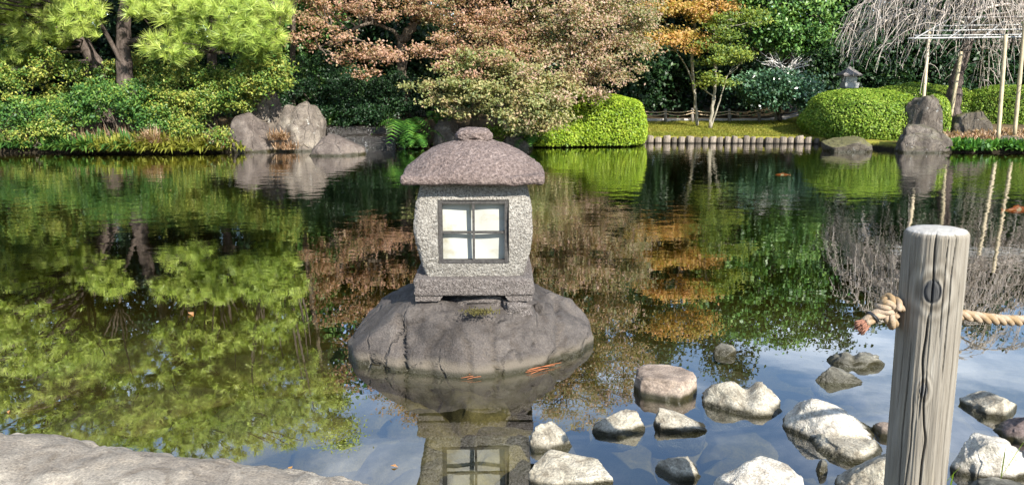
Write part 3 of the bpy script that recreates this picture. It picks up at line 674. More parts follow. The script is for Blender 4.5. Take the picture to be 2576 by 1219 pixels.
col = t.mix(t.math('MULTIPLY', top, .8), col, t.mix(t.noise(P, 55, 4, .7), (.22, .20, .17), (.56, .55, .52)))
finish(t, pbsdf(t, col, .85, t.bump(gr, .6, .010), .2)); M['post'] = m
zax = -pd; yax = np.array((p_top[0], p_top[1], 0)); yax -= zax*np.dot(yax, zax); yax /= np.linalg.norm(yax); xax = np.cross(yax, zax)
post = mk('wooden_post', V, F, m, origin=(0, 0, 0))
post.matrix_world = Matrix(((xax[0], yax[0], zax[0], p_top[0]), (xax[1], yax[1], zax[1], p_top[1]), (xax[2], yax[2], zax[2], p_top[2]), (0, 0, 0, 1)))
tag(post, 'weathered grey wooden post with knots and a rope through it', 'post')

m, t = newmat('hemp_rope'); P = t.add('ShaderNodeTexCoord').outputs['Object']; n = t.noise(P, 260, 4, .7); n2 = t.noise(P, 22, 3, .6)
c = t.mix(t.step(n2, .4, .62), (.27, .185, .10), (.35, .27, .195)); c = t.mix(.6, c, t.ramp(n, [(.3, (.5, .5, .5)), (.7, (1.25, 1.25, 1.25))]), 'MULTIPLY')
finish(t, pbsdf(t, c, .85, t.bump(n, .8, .003), .15)); M['rope'] = m
M['ropeend'] = plain('frayed_rope_end', (.22, .11, .075), .9, .1, .6, 200)
M['wire'] = plain('black_wire', (.02, .02, .022), .45, .4)
def strands(path, R, pitch, ns=3, k=10, step=.004):
    P = np.asarray(path, float); s = np.concatenate([[0], np.cumsum(np.linalg.norm(np.diff(P, axis=0), axis=1))])
    q = np.linspace(0, s[-1], max(8, int(s[-1]/step))); P = np.stack([np.interp(q, s, P[:, i]) for i in range(3)], -1)
    T = np.gradient(P, axis=0); T /= np.linalg.norm(T, axis=1)[:, None]; u = np.cross(T[0], (0, 0, 1.0)); u /= np.linalg.norm(u); out = []
    U = []
    for i in range(len(P)): u = u-T[i]*np.dot(u, T[i]); u /= np.linalg.norm(u); U.append(u)
    U = np.array(U); Vv = np.cross(T, U)
    for n_ in range(ns):
        ph = 2*np.pi*q/pitch+n_*2*np.pi/ns
        C = P+R*.5*(np.cos(ph)[:, None]*U+np.sin(ph)[:, None]*Vv)
        out.append(tube(C, R*.55, k))
    return out
RR = .0150
hole = at(2340, 792, PY); hole_r = at(2412, 795, PY)+np.array((0, .02, 0)); hole_l = at(2268, 792, PY)+np.array((0, .02, 0))
rope = empty('rope', hole_r, 'tan twisted rope threaded through the wooden post and knotted', 'rope')
far_r = at(2576, 806, PY+.10); far2 = far_r+(far_r-hole_r)*np.array((6, 6, 2.0))
path = catmull([hole_l, hole, hole_r, at(2490, 801, PY+.05), far_r, far_r+(far2-far_r)*.3+np.array((0, 0, -.02)), far2], 30)
mb = MB(); [mb.add(*x) for x in strands(path, RR, .095)]; mb.build('line', M['rope'], rope)
kc = at(2234, 779, PY)+np.array((0, -.005, 0)); th = np.linspace(.55, 2*np.pi+.25, 140)
kx = (np.sin(th)+2*np.sin(2*th))/3; kz = (np.cos(th)-2*np.cos(2*th))/3; ky = -np.sin(3*th)
kp = np.stack([kx*.023, ky*.019, kz*.037], -1); kp = kp@np.array(((.94, 0, .34), (0, 1, 0), (-.34, 0, .94)))
mb = MB(); [mb.add(*x) for x in strands(kc+kp, RR, .095)]; mb.build('knot', M['rope'], rope)
tail0 = kc+np.array((.0, -.012, .006)); tail1 = at(2190, 789, PY)+np.array((0, -.02, 0)); tail2 = at(2166, 806, PY)+np.array((0, -.026, 0))
mb = MB(); [mb.add(*x) for x in strands(catmull([tail0, tail1, tail2], 20), RR, .085)]; tl = mb.build('tail', M['rope'], rope)
tend = at(2146, 818, PY)+np.array((0, -.03, 0)); ax_ = (tend-tail2); ax_ /= np.linalg.norm(ax_); mb = MB(); rng = np.random.default_rng(5)
u_ = np.cross(ax_, (0, 0, 1)); u_ /= np.linalg.norm(u_); v_ = np.cross(ax_, u_)
for k in range(150):
    a_ = rng.uniform(0, 6.28); r_ = RR*math.sqrt(rng.uniform(.05, 1)); o_ = r_*(math.cos(a_)*u_+math.sin(a_)*v_)
    mb.add(*tube(bez(tail2+o_*.8, (tail2+tend)/2+o_*1.1, tend+o_*rng.uniform(.95, 1.45)+ax_*rng.uniform(-.012, .006), 4), [.0026, .0026, .0024, .0016], 4))
mb.build('frayed_end', M['ropeend'], rope)
wc = at(2186, 792, PY)+np.array((0, -.02, 0)); a_ = np.linspace(0, 4*np.pi, 50)
dv = tail2-tail1; dv /= np.linalg.norm(dv); u_ = np.cross(dv, (0, 1, 0)); u_ /= np.linalg.norm(u_); v_ = np.cross(dv, u_)
mb = MB(); mb.add(*tube(wc+np.outer(np.cos(a_), u_)*RR*1.12+np.outer(np.sin(a_), v_)*RR*1.12+np.outer(a_/(4*np.pi)-.5, dv)*.007, .0022, 6)); mb.build('wire_tie', M['wire'], rope)

# ------------------------------------------------------------------ trees, shrubs
def tree(name, label, cat, base, trunks, ells, ncl, crad, per, size, leafm, barkm, seed, up=.6, flat=.5, nlimb=30, aspect=.55, inner=.45, group=None, limb_r=.03, extra=None):
    """trunks: list of (path points, r0, r1); crown: leaves gathered in clumps inside the ellipsoids; limbs run from the trunks to clumps"""
    rng = np.random.default_rng(seed); root = empty(name, base, label, cat, group)
    C = clumps(ells, ncl, rng, inner); mb = MB(); tp = []
    for pts, r0, r1 in trunks:
        P = catmull(pts, 8); P[1:-1] += .03*rng.normal(size=(len(P)-2, 3))*min(1, r0*6)
        mb.add(*tube(P, np.linspace(r0, r1, len(P))*(1+.12*rng.normal(size=len(P))), 10)); tp.append(P)
    if nlimb:
        sel = rng.choice(len(C), min(nlimb, len(C)), False); allp = np.concatenate([p[len(p)//3:] for p in tp])
        for i in sel:
            d = np.linalg.norm(allp-C[i], axis=1)+1.2*np.clip(allp[:, 2]-C[i][2], 0, None); s = allp[np.argmin(d)]
            mid = (s+C[i])/2+rng.normal(size=3)*.15*np.linalg.norm(s-C[i])*np.array((1, 1, .6))+np.array((0, 0, .12*np.linalg.norm(s-C[i])))
            P = bez(s, mid, C[i], 9); P[1:-1] += rng.normal(size=(7, 3))*.02
            mb.add(*tube(P, np.linspace(limb_r, limb_r*.25, 9), 5))
    mb.build('trunk', barkm, root)
    P = cloud(C, crad, per, rng, flat); P = P[P[:, 2] > .02]
    V, F = leaf_quads(P, size, rng, up, aspect)
    mk('crown', V, F, leafm, root)
    return root
def shrub(name, label, ells, n, size, leafm, seed, cat='shrub', up=.5, ncl=60, crad=.25, stems=14, barkm=None, inner=.5, flat=.7, aspect=.5, group=None):
    c0 = np.mean([c for c, r in ells], 0); zmin = min(c[2]-r[2] for c, r in ells); b = np.array((c0[0], c0[1], max(.1, float(ground_z(np.array([c0[0]]), np.array([c0[1]]))[0]))))
    rng = np.random.default_rng(seed); root = empty(name, b, label, cat, group)
    C = clumps(ells, ncl, rng, inner); P = cloud(C, crad, n//len(C), rng, flat); P = P[P[:, 2] > .03]
    V, F = leaf_quads(P, size, rng, up, aspect); mk('foliage', V, F, leafm, root)
    mb = MB(); sel = rng.choice(len(C), min(stems, len(C)), False)
    for i in sel:
        s = b+rng.normal(size=3)*np.array((.3*ells[0][1][0], .15, 0)); mid = s*.55+C[i]*.45+np.array((0, 0, .1)); mb.add(*tube(bez(s, mid, C[i]*.85+s*.15, 7), np.linspace(.016, .004, 7), 5))
    if stems: mb.build('stems', barkm or M['bark2'], root)
    return root

# --- pine: shoots with needles standing out of them like brushes
def pine_crown(ells, n, rng, ln=.245, per=58, wd=.0115):
    C = np.concatenate([in_ell(c, r, max(1, int(n*k)), rng, .3) for (c, r), k in zip(ells, np.array([(r[0]*r[1]*r[2])**.7 for c, r in ells])/sum((r[0]*r[1]*r[2])**.7 for c, r in ells))])
    n = len(C); ax = unit(n, rng); ax[:, 2] = np.abs(ax[:, 2])*.6+.25; ax[:, 1] -= .25; ax /= np.linalg.norm(ax, axis=1)[:, None]
    idx = np.repeat(np.arange(n), per); A_ = ax[idx]; u = rng.uniform(-.5, .5, len(idx))
    rd = unit(len(idx), rng); rd -= A_*np.sum(rd*A_, 1)[:, None]; rd /= np.linalg.norm(rd, axis=1)[:, None]
    sp_ = rng.uniform(.35, 1.7, len(idx))[:, None]; d = A_+rd*sp_; d /= np.linalg.norm(d, axis=1)[:, None]; d[:, 2] -= .12
    s0 = C[idx]+A_*(u*.12)[:, None]; l_ = (ln*rng.uniform(.75, 1.2, len(idx)))[:, None]
    sd = np.cross(d, np.array(sdir)[None, :]+.6*unit(len(idx), rng)); sd /= np.linalg.norm(sd, axis=1)[:, None]
    V = np.stack([s0-sd*wd*.5, s0+sd*wd*.5, s0+d*l_], 1).reshape(-1, 3)
    return C, ax, V, np.arange(len(V)).reshape(-1, 3)
def pine(label, trunks, ells, n, seed, limbs=(), **kw):
    rng = np.random.default_rng(seed); base = trunks[0][0][0]
    root = empty('pine_tree', base, label, 'pine tree'); mb = MB(); tp = []
    for pts, r0, r1 in trunks:
        P = catmull(pts, 10); R = np.linspace(r0, r1, len(P))
        mb.add(*tube(P+.02*fbm(P*3, seed, 2)[:, None], R*(1+.10*fbm(P*4, seed+1, 2)), 14)); tp.append(P)
    mb.build('trunk', M['bark'], root)
    C, ax, V, F = pine_crown(ells, n, rng, **kw)
    mk('crown', V, F, M['pine'], root)
    mb = MB()
    for pts, r0, r1 in limbs:
        P = catmull(pts, 8); mb.add(*tube(P, np.linspace(r0, r1, len(P)), 7)); tp.append(P)
    allp = np.concatenate(tp)
    for i in rng.choice(len(C), min(len(C), 240), False):
        d = np.linalg.norm(allp-C[i], axis=1)+.8*np.clip(allp[:, 2]-C[i][2], 0, None); s = allp[np.argmin(d)]; l_ = np.linalg.norm(s-C[i])
        P = bez(s, (s+C[i])/2+rng.normal(size=3)*.12*l_+np.array((0, 0, .05*l_)), C[i]+ax[i]*.1, 8); mb.add(*tube(P, np.linspace(min(.05, .012+.012*l_), .007, 8), 5))
    mb.build('branches', M['bark'], root)
    return root
T = lambda *a: [at(*q) for q in a]
pine('large pine with a straight dark trunk and drooping yellow green needles on the bank',
     [(T((335, 335, 18.9), (322, 250, 18.9), (312, 150, 18.9), (312, 60, 18.9), (330, -60, 18.9), (345, -230, 18.9), (350, -420, 18.9)), .235, .07)],
     [ell(560, 45, 17.3, 150, 50, .9), ell(610, 95, 17.1, 110, 40, .7), ell(440, 120, 17.2, 75, 42, .6), ell(660, 35, 17.4, 85, 55, .7), ell(450, 25, 17.8, 130, 40, 1.0), ell(210, 50, 17.6, 60, 55, .6),
      ell(640, 120, 17.2, 75, 30, .5), ell(640, -60, 17.6, 90, 45, .9), ell(480, -110, 17.8, 190, 55, 1.4), ell(350, -200, 18.2, 260, 60, 1.6), ell(420, -300, 18.3, 220, 60, 1.5), ell(330, -400, 18.5, 220, 60, 1.4), ell(400, -500, 18.6, 150, 55, 1.2), ell(620, -200, 18, 130, 45, 1.0), ell(560, -270, 17.4, 200, 60, .9), ell(330, -330, 17.2, 240, 60, .9), ell(540, -360, 17.8, 200, 50, .9), ell(180, -420, 17.6, 220, 70, 1), ell(700, -330, 18.2, 110, 40, 1.0),
      ell(600, -430, 18.4, 150, 45, 1.0)],
     2700, 11, limbs=[(T((318, 180, 18.85), (270, 90, 18.5), (240, 40, 18.2), (232, 0, 18.1), (215, -40, 18)), .06, .03), (T((312, 110, 18.9), (400, 90, 18.3), (520, 130, 17.8), (650, 130, 17.4)), .07, .02),
                      (T((315, 30, 18.9), (420, 20, 18.3), (560, 60, 17.8), (700, 70, 17.4)), .06, .02), (T((240, 45, 18.2), (180, 48, 17.9), (140, 70, 17.7)), .03, .012)])
pine('leaning pine at the far left behind the large straight trunk',
     [(T((262, 330, 19.6), (255, 200, 19.6), (235, 150, 19.6), (205, 95, 19.5), (150, -10, 19.4), (110, -160, 19.4), (100, -350, 19.4)), .22, .07)],
     [ell(60, 25, 18.6, 120, 45, .9), ell(110, 90, 18.5, 80, 35, .7), ell(-80, 60, 18.6, 120, 70, 1), ell(0, -90, 18.8, 170, 60, 1.3), ell(120, -220, 19, 180, 60, 1.4), ell(-60, -330, 19.2, 220, 60, 1.4), ell(130, -430, 19.2, 190, 60, 1.3), ell(-220, -150, 18.8, 140, 70, 1.3),
      ell(30, 160, 18.6, 70, 35, .6), ell(-30, -140, 16.4, 220, 60, .9), ell(-120, -40, 16.6, 160, 45, .8), ell(-200, -450, 19, 200, 70, 1.4)],
     1800, 12)
pine('thin pale trunked pine partly hidden by the pine boughs',
     [(T((536, 330, 20.3), (534, 200, 20.3), (536, 90, 20.3), (540, -60, 20.3), (545, -300, 20.3)), .15, .06)],
     [ell(560, -180, 20.2, 150, 60, 1.2), ell(520, -290, 20.2, 130, 60, 1.1), ell(560, -400, 20.2, 110, 50, 1), ell(560, -60, 20.2, 120, 45, 1)], 330, 13)
# small overhanging pine bough seen mirrored at lower left
tree('pine_sapling', 'slender young tree with sparse tufts rising between pines and maple', 'tree', at(735, 330, 20.5),
     [(T((735, 330, 20.5), (738, 100, 20.5), (745, -200, 20.5), (750, -420, 20.5)), .10, .03)], [ell(760, -420, 20.3, 70, 50, .8), ell(735, -330, 20.4, 60, 35, .7), ell(780, -500, 20.4, 45, 40, .6)], 40, .35, 150, .12, M['pine'], M['bark2'], 14, nlimb=16, aspect=.3)

# --- azaleas below the pines
sh = [
 ('yellow green azalea spilling over the rocks at the end of the left bank', [ell(650, 195, 17.9, 85, 45, .7), ell(700, 165, 17.8, 35, 30, .4), ell(590, 230, 18, 70, 50, .7)], 8500, 'azalea', 21),
 ('leafy azalea between the pine trunk and the boulders', [ell(480, 215, 18.2, 110, 55, .8), ell(440, 270, 18, 110, 40, .6), ell(540, 260, 18.1, 60, 40, .6)], 11000, 'azalea', 22),
 ('dense green shrub standing behind the straight pine trunk', [ell(400, 180, 19.8, 110, 50, .8), ell(300, 200, 19.8, 110, 60, .7)], 8000, 'azalea', 23),
 ('dark green rhododendron in front of the straight pine trunk', [ell(330, 245, 17.9, 80, 40, .5), ell(250, 240, 18, 60, 35, .5), ell(390, 285, 17.8, 50, 22, .4)], 6500, 'azgreen', 24),
 ('shaded leafy shrub at the left edge under the pine', [ell(110, 200, 18.4, 120, 75, .9), ell(20, 160, 18.6, 100, 70, .9), ell(-120, 190, 18.4, 120, 90, 1)], 13000, 'azalea', 25),
 ('low dark shrub by the water at the left edge', [ell(60, 290, 17.8, 110, 40, .6), ell(180, 275, 17.9, 70, 40, .5), ell(-110, 290, 17.8, 100, 50, .6)], 9500, 'azgreen', 26),
 ('dark evergreen bush behind the boulders left of the waterfall', [ell(790, 200, 20.2, 90, 70, .8), ell(760, 265, 19.8, 60, 45, .6), ell(880, 230, 20.2, 80, 60, .8)], 12000, 'dark', 27),
 ('dark leafy bank plant above the waterfall', [ell(880, 285, 19.6, 90, 30, .5), ell(960, 270, 19.8, 70, 45, .6), ell(1010, 230, 20, 80, 50, .8)], 9000, 'dark', 28),
]
sh += [('small yellow leafed azalea by the water left of the straight pine', [ell(120, 325, 17.6, 60, 22, .35), ell(60, 345, 17.6, 50, 18, .3)], 2200, 'azalea', 43),
 ('low green azalea at the foot of the straight pine', [ell(400, 315, 17.8, 55, 20, .4), ell(360, 295, 17.9, 40, 20, .3)], 2400, 'azgreen', 44),
 ('small green azalea left of the pale greenish boulder', [ell(470, 320, 17.8, 45, 24, .35)], 1800, 'azalea', 45), ('sprig of bright azalea leaves in front of the pale greenish boulder', [ell(560, 345, 17.6, 26, 18, .25)], 1000, 'azalea', 46)]
for lab, e, n, mt, sd in sh:
    shrub('azalea_bush' if mt[:2] == 'az' else 'evergreen_shrub', lab, e, int(n*1.25), .066 if mt != 'dark' else .062, M[mt], sd, ncl=150, crad=.17, stems=0 if sd == 21 else 9, barkm=M['bark2'])

# --- maples
tree('maple_tree', 'reddish maple with tiered branches over the waterfall', 'maple tree', at(1010, 320, 20.6),
     [(T((1010, 330, 20.6), (1020, 230, 20.5), (1010, 120, 20.3), (1050, 40, 20.2), (1075, -60, 20.2), (1060, -220, 20.2), (1040, -380, 20.2)), .16, .05), (T((1012, 125, 20.3), (990, 80, 20), (930, 60, 19.6), (860, 90, 19.2), (800, 120, 19)), .06, .02),
      (T((1075, -60, 20.2), (1150, -160, 20.1), (1240, -300, 20)), .08, .03)],
     [ell(830, 40, 19, 95, 40, .7), ell(800, 100, 18.7, 75, 25, .5), ell(920, 15, 19.3, 130, 32, .8), ell(950, 130, 18.6, 100, 22, .6), ell(1040, 135, 18.5, 70, 25, .5), ell(900, 150, 18.4, 70, 18, .4), ell(945, 190, 18.3, 45, 22, .35), ell(770, 15, 19.2, 55, 35, .5), ell(1070, 20, 19.2, 70, 36, .6),
      ell(870, -80, 19.6, 160, 40, 1.1), ell(1000, -190, 19.8, 200, 60, 1.4), ell(900, -300, 20, 150, 50, 1.2), ell(1060, -390, 20, 150, 50, 1.2), ell(1000, -80, 19.6, 160, 36, 1), ell(1150, -290, 20, 160, 60, 1.2)],
     360, .28, 88, .07, M['maple_red'], M['bark2'], 31, up=.7, flat=.45, nlimb=110, limb_r=.028)
tree('maple_tree', 'big pinkish maple with a dense rounded crown over the clipped hedge', 'maple tree', at(1452, 300, 21.2),
     [(T((1448, 330, 21.3), (1452, 262, 21.2), (1470, 190, 19.9), (1440, 90, 19.9), (1420, -30, 20), (1440, -200, 20.1), (1450, -350, 20.1)), .16, .05), (T((1465, 195, 19.9), (1530, 110, 19.7), (1570, 0, 19.7), (1590, -150, 19.8)), .09, .03)],
     [ell(1500, 70, 18.9, 150, 85, 1.1), ell(1400, 40, 18.9, 130, 60, 1.0), ell(1560, 150, 18.7, 95, 55, .7), ell(1440, 165, 18.5, 110, 55, .7), ell(1600, 40, 19.2, 60, 60, .7), ell(1360, 260, 18.3, 75, 50, .5), ell(1500, 220, 18.5, 80, 35, .5), ell(1330, 180, 17.6, 60, 14, .4), ell(1390, 235, 17.6, 50, 16, .4), ell(1340, 300, 17.5, 50, 10, .3), ell(1440, -70, 19.3, 190, 60, 1.4), ell(1500, -180, 19.6, 190, 70, 1.5), ell(1420, -290, 19.8, 170, 60, 1.4), ell(1570, -290, 19.8, 140, 60, 1.3), ell(1480, -390, 20, 130, 50, 1.2)],
     560, .28, 98, .065, M['maple_pink'], M['bark2'], 32, up=.6, flat=.55, nlimb=110, limb_r=.025)
M['maple_mix'] = foliage('maple_mixed', [(.12, (.09, .14, .04)), (.36, (.22, .26, .09)), (.58, (.37, .34, .15)), (.8, (.48, .32, .21)), (.95, (.54, .30, .21))], .75, .4, .5, .35, .62)
tree('maple_tree', 'green and russet maple hanging low to the water behind the lantern', 'maple tree', at(1190, 330, 19.4),
     [(T((1190, 340, 19.4), (1200, 250, 19.3), (1215, 150, 19.2), (1200, 40, 19.3), (1195, -60, 19.4), (1220, -260, 19.4)), .13, .04), (T((1212, 160, 19.2), (1250, 80, 19), (1300, 30, 18.9)), .06, .025)],
     [ell(1220, 150, 18.2, 80, 25, .6), ell(1170, 215, 18.0, 75, 24, .6), ell(1290, 190, 17.9, 80, 35, .6), ell(1110, 250, 18.0, 60, 14, .4), ell(1240, 235, 17.7, 90, 28, .6), ell(1350, 250, 17.7, 65, 40, .5), ell(1190, 280, 17.9, 70, 14, .4), ell(1300, 290, 17.6, 75, 22, .4), ell(1385, 300, 17.8, 50, 24, .4), ell(1330, 325, 17.7, 55, 12, .3), ell(1050, 215, 18.2, 40, 12, .3), ell(1400, 225, 18.0, 50, 40, .4), ell(1150, 170, 18.3, 60, 14, .4)],
     330, .22, 66, .07, M['maple_mix'], M['bark2'], 33, up=.6, flat=.5, nlimb=80, limb_r=.022)
tree('maple_tree', 'copper topped maple between the red maple and the pink maple', 'maple tree', at(1260, 320, 20.4),
     [(T((1262, 330, 20.4), (1250, 180, 20.3), (1225, 40, 20.2), (1215, -100, 20.2), (1230, -260, 20.2)), .12, .04)],
     [ell(1190, 105, 18.8, 110, 35, .8), ell(1260, 60, 18.9, 90, 40, .7), ell(1150, 30, 19.3, 100, 40, .8), ell(1200, -50, 19.6, 150, 45, 1.1), ell(1240, -150, 19.8, 150, 60, 1.2), ell(1330, 120, 18.7, 70, 30, .5), ell(1190, 135, 18.2, 70, 14, .4), ell(1240, 150, 17.6, 70, 10, .4), ell(1180, 185, 17.6, 45, 8, .3), ell(1290, 140, 18.2, 60, 16, .4), ell(1110, 165, 18.3, 45, 10, .3)],
     250, .28, 110, .065, M['maple_red'], M['bark2'], 34, up=.7, flat=.45, nlimb=60, limb_r=.022)
# slim young maples on the lawn
tree('young_maple', 'slim young maple with orange foliage on the lawn', 'maple tree', W(1752, 314, .38),
     [(T((1754, 316, 23.4), (1748, 240, 23.4), (1740, 150, 23.4), (1748, 60, 23.4), (1735, -60, 23.4), (1740, -220, 23.4)), .055, .02), (T((1746, 215, 23.4), (1725, 165, 23.3), (1700, 130, 23.2)), .025, .012)],
     [ell(1745, 105, 22.9, 45, 32, .5), ell(1670, 95, 22.6, 60, 28, .6), ell(1720, 30, 22.8, 110, 22, .7), ell(1770, 20, 22.9, 75, 22, .6), ell(1650, 20, 22.8, 60, 24, .6), ell(1740, -70, 23, 120, 36, .9), ell(1760, -180, 23.2, 100, 45, .9)],
     150, .34, 100, .085, M['maple_orange'], M['palebark_litpost'], 35, nlimb=40, limb_r=.018, flat=.4)
tree('young_maple', 'slim forked young maple with lime leaves right of the orange one', 'maple tree', W(1788, 322, .36),
     [(T((1786, 322, 22.8), (1795, 250, 22.8), (1800, 160, 22.8), (1796, 80, 22.8), (1815, -40, 22.8)), .06, .018), (T((1788, 318, 22.8), (1805, 270, 22.7), (1830, 190, 22.6)), .03, .012), (T((1797, 245, 22.8), (1765, 220, 22.7), (1752, 205, 22.6)), .02, .01)],
     [ell(1840, 60, 22.6, 60, 40, .6), ell(1810, 115, 22.6, 50, 40, .5), ell(1850, 140, 22.5, 45, 25, .5), ell(1820, 205, 22.4, 50, 14, .4), ell(1765, 195, 22.5, 24, 20, .3), ell(1790, 150, 22.5, 40, 20, .4), ell(1890, 50, 22.8, 40, 35, .5), ell(1840, -40, 22.8, 80, 40, .8)],
     90, .32, 75, .085, M['maple_lime'], M['palebark_litpost'], 36, nlimb=40, limb_r=.015, flat=.35)
# broadleaf evergreens at the back
tree('camellia_tree', 'broad glossy evergreen tree with a dark trunk behind the lawn', 'tree', at(1990, 285, 26),
     [(T((1985, 290, 26), (1990, 180, 26), (1980, 110, 26), (1985, 30, 26), (1990, -120, 26), (1985, -250, 26)), .2, .07), (T((1985, 175, 26), (1930, 140, 25.7), (1890, 115, 25.4)), .09, .04)],
     [ell(1990, 90, 24.9, 90, 48, .8), ell(2050, 60, 25, 75, 55, .8), ell(1930, 85, 25, 65, 40, .8), ell(1960, 10, 25.3, 130, 45, 1), ell(1980, -90, 25.6, 170, 60, 1.5), ell(1990, -200, 25.8, 160, 70, 1.6), ell(1900, -130, 25.8, 130, 70, 1.4), ell(2070, 110, 25, 45, 28, .5)],
     260, .42, 95, .13, M['camellia'], M['bark'], 41, up=.5, flat=.6, nlimb=50, limb_r=.04)
tree('camellia_shrub', 'low spreading pale green shrub on a short trunk by the fence', 'shrub', W(1962, 300, .4),
     [(T((1962, 300, 24), (1958, 275, 24), (1955, 250, 24)), .07, .05)],
     [ell(1955, 225, 23.6, 100, 28, .8), ell(1975, 205, 23.7, 85, 26, .7), ell(1915, 210, 23.7, 75, 22, .6), ell(1960, 250, 23.5, 70, 20, .6), ell(2030, 240, 23.6, 45, 18, .5), ell(2040, 275, 23.5, 45, 18, .4)],
     150, .32, 70, .10, M['silver'], M['bark'], 42, up=.8, flat=.5, nlimb=30, limb_r=.025)

# --- woodland behind everything
rng = np.random.default_rng(7)
def back_tree(label, px, Y, top, wid, seed, mt='dark', cat='tree', name='evergreen_tree'):
    e = []; r = np.random.default_rng(seed)
    for k in range(9):
        py = 250-(250-top)*(k+.5)/9; e.append(ell(px+r.uniform(-.35, .35)*wid, py, Y+r.uniform(-.5, .5), wid*r.uniform(.45, .75)*(1-.35*k/9), 65, 1.4))
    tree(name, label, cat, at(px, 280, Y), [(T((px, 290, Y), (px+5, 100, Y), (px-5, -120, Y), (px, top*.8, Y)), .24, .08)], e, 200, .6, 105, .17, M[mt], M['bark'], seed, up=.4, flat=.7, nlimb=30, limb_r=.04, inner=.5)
bt = [('dark evergreen tree behind the orange young maple', 1700, 29, -330, 170, 'dark'), ('deep green evergreen tree behind the forked young maple', 1860, 30, -380, 170, 'dark'),
      ('tall dark evergreen tree right of the glossy broad tree', 2120, 29.5, -260, 170, 'dark'), ('tall dark evergreen tree behind the weeping cherry', 2330, 29, -200, 190, 'dark'), ('dark evergreen tree behind the cherry trellis', 2540, 29, -210, 190, 'dark'),
      ('dark evergreen tree behind the pinkish maple', 1500, 27, -330, 180, 'dark'), ('dark evergreen tree behind the copper topped maple', 1260, 25, -340, 200, 'dark'), ('dark evergreen tree behind the reddish maple', 990, 24, -330, 200, 'dark'),
      ('bright green leafed tree between the pines and the reddish maple', 740, 23, -350, 150, 'camellia'), ('dark evergreen tree behind the straight pine', 430, 23.5, -420, 220, 'dark'), ('dark evergreen tree behind the leaning pine', 120, 23.5, -450, 230, 'dark'), ('dark evergreen tree past the left edge of the garden', -240, 23, -450, 260, 'dark'), ('evergreen tree past the right edge of the garden', 2790, 28, -260, 220, 'dark')]
for k, (lab, px, Y, top, wid, mt) in enumerate(bt): back_tree(lab, px, Y, top, wid, 500+k, mt)
# understorey that closes the view below the crowns
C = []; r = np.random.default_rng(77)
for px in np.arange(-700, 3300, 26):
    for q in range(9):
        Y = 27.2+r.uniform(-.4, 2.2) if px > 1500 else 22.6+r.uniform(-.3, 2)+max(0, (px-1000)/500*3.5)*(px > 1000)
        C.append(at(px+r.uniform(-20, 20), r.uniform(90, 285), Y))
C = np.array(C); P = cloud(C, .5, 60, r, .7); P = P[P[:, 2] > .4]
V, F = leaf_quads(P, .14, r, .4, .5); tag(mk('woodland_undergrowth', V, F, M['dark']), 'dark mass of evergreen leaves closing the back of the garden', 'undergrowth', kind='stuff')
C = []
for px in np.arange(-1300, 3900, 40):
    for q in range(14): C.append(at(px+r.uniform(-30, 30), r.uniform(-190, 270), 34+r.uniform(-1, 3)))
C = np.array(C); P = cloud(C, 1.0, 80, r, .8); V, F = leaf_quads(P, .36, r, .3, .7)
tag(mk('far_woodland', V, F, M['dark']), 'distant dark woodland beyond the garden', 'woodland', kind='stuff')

# --- clipped hedges
def hedge(label, e, n, mat, seed, size=.06, boxy=.8, name='clipped_hedge'):
    """a clipped mound: twiggy core wrapped in a skin of small leaves"""
    rng = np.random.default_rng(seed); c0, r0 = e; b = c0.copy(); b[2] = max(.05, float(ground_z(b[:1], b[1:2])[0])); root = empty(name, b, label, 'hedge')
    def surf(D):
        p_ = 2/boxy; return D/((np.abs(D)**p_).sum(1)**(1/p_))[:, None]*(1+.05*fbm(D*2.2+seed, seed, 3))[:, None]
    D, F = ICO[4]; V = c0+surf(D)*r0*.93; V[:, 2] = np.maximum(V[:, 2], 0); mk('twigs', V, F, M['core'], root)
    D = unit(n, rng); D = D[D[:, 2] > -.75]; q = rng.uniform(.93, 1.03, len(D))[:, None]
    P = c0+surf(D)*r0*q; k = P[:, 2] > .04; P, D = P[k], D[k]
    V, F = leaf_quads(P, size, rng, .25, .5, out=D/r0*np.mean(r0)*1.0); mk('foliage', V, F, mat, root)
def hell(x0, y0, x1, y1, Y, dep):       # hedge ellipsoid from its pixel box; the lower part is sunk into the ground
    c, r = ell((x0+x1)/2, (y0+y1)/2, Y, (x1-x0)/2, (y1-y0)/2, dep); zt = c[2]+r[2]; zg = .0
    r[2] = (zt-zg)*.62; c[2] = zt-r[2]; return c, r
hedge('bright yellow green clipped hedge under the pinkish maple', hell(1375, 240, 1616, 362, 20.4, 1.45), 42000, M['hedge'], 61, .06, .62)
hedge('low bright hedge skirt behind the lantern roof', hell(1300, 300, 1470, 368, 19.6, .8), 14000, M['hedge'], 62, .06, .8)
hedge('big rounded green hedge in front of the far stone lantern', hell(2034, 226, 2300, 360, 20.8, 1.7), 52000, M['hedge2'], 63, .06, .8)
hedge('long green hedge behind the leaning dark rock', hell(2170, 216, 2440, 320, 22.6, 1.2), 30000, M['hedge2'], 64, .06, .7)
hedge('small round hedge ball beside the cherry trunk', hell(2325, 240, 2385, 320, 20.4, .4), 8000, M['hedge2'], 65, .06, .85)
hedge('wide green hedge behind the bamboo poles at the right edge', hell(2425, 216, 2720, 310, 21.9, 1.2), 32000, M['hedge2'], 66, .06, .75)

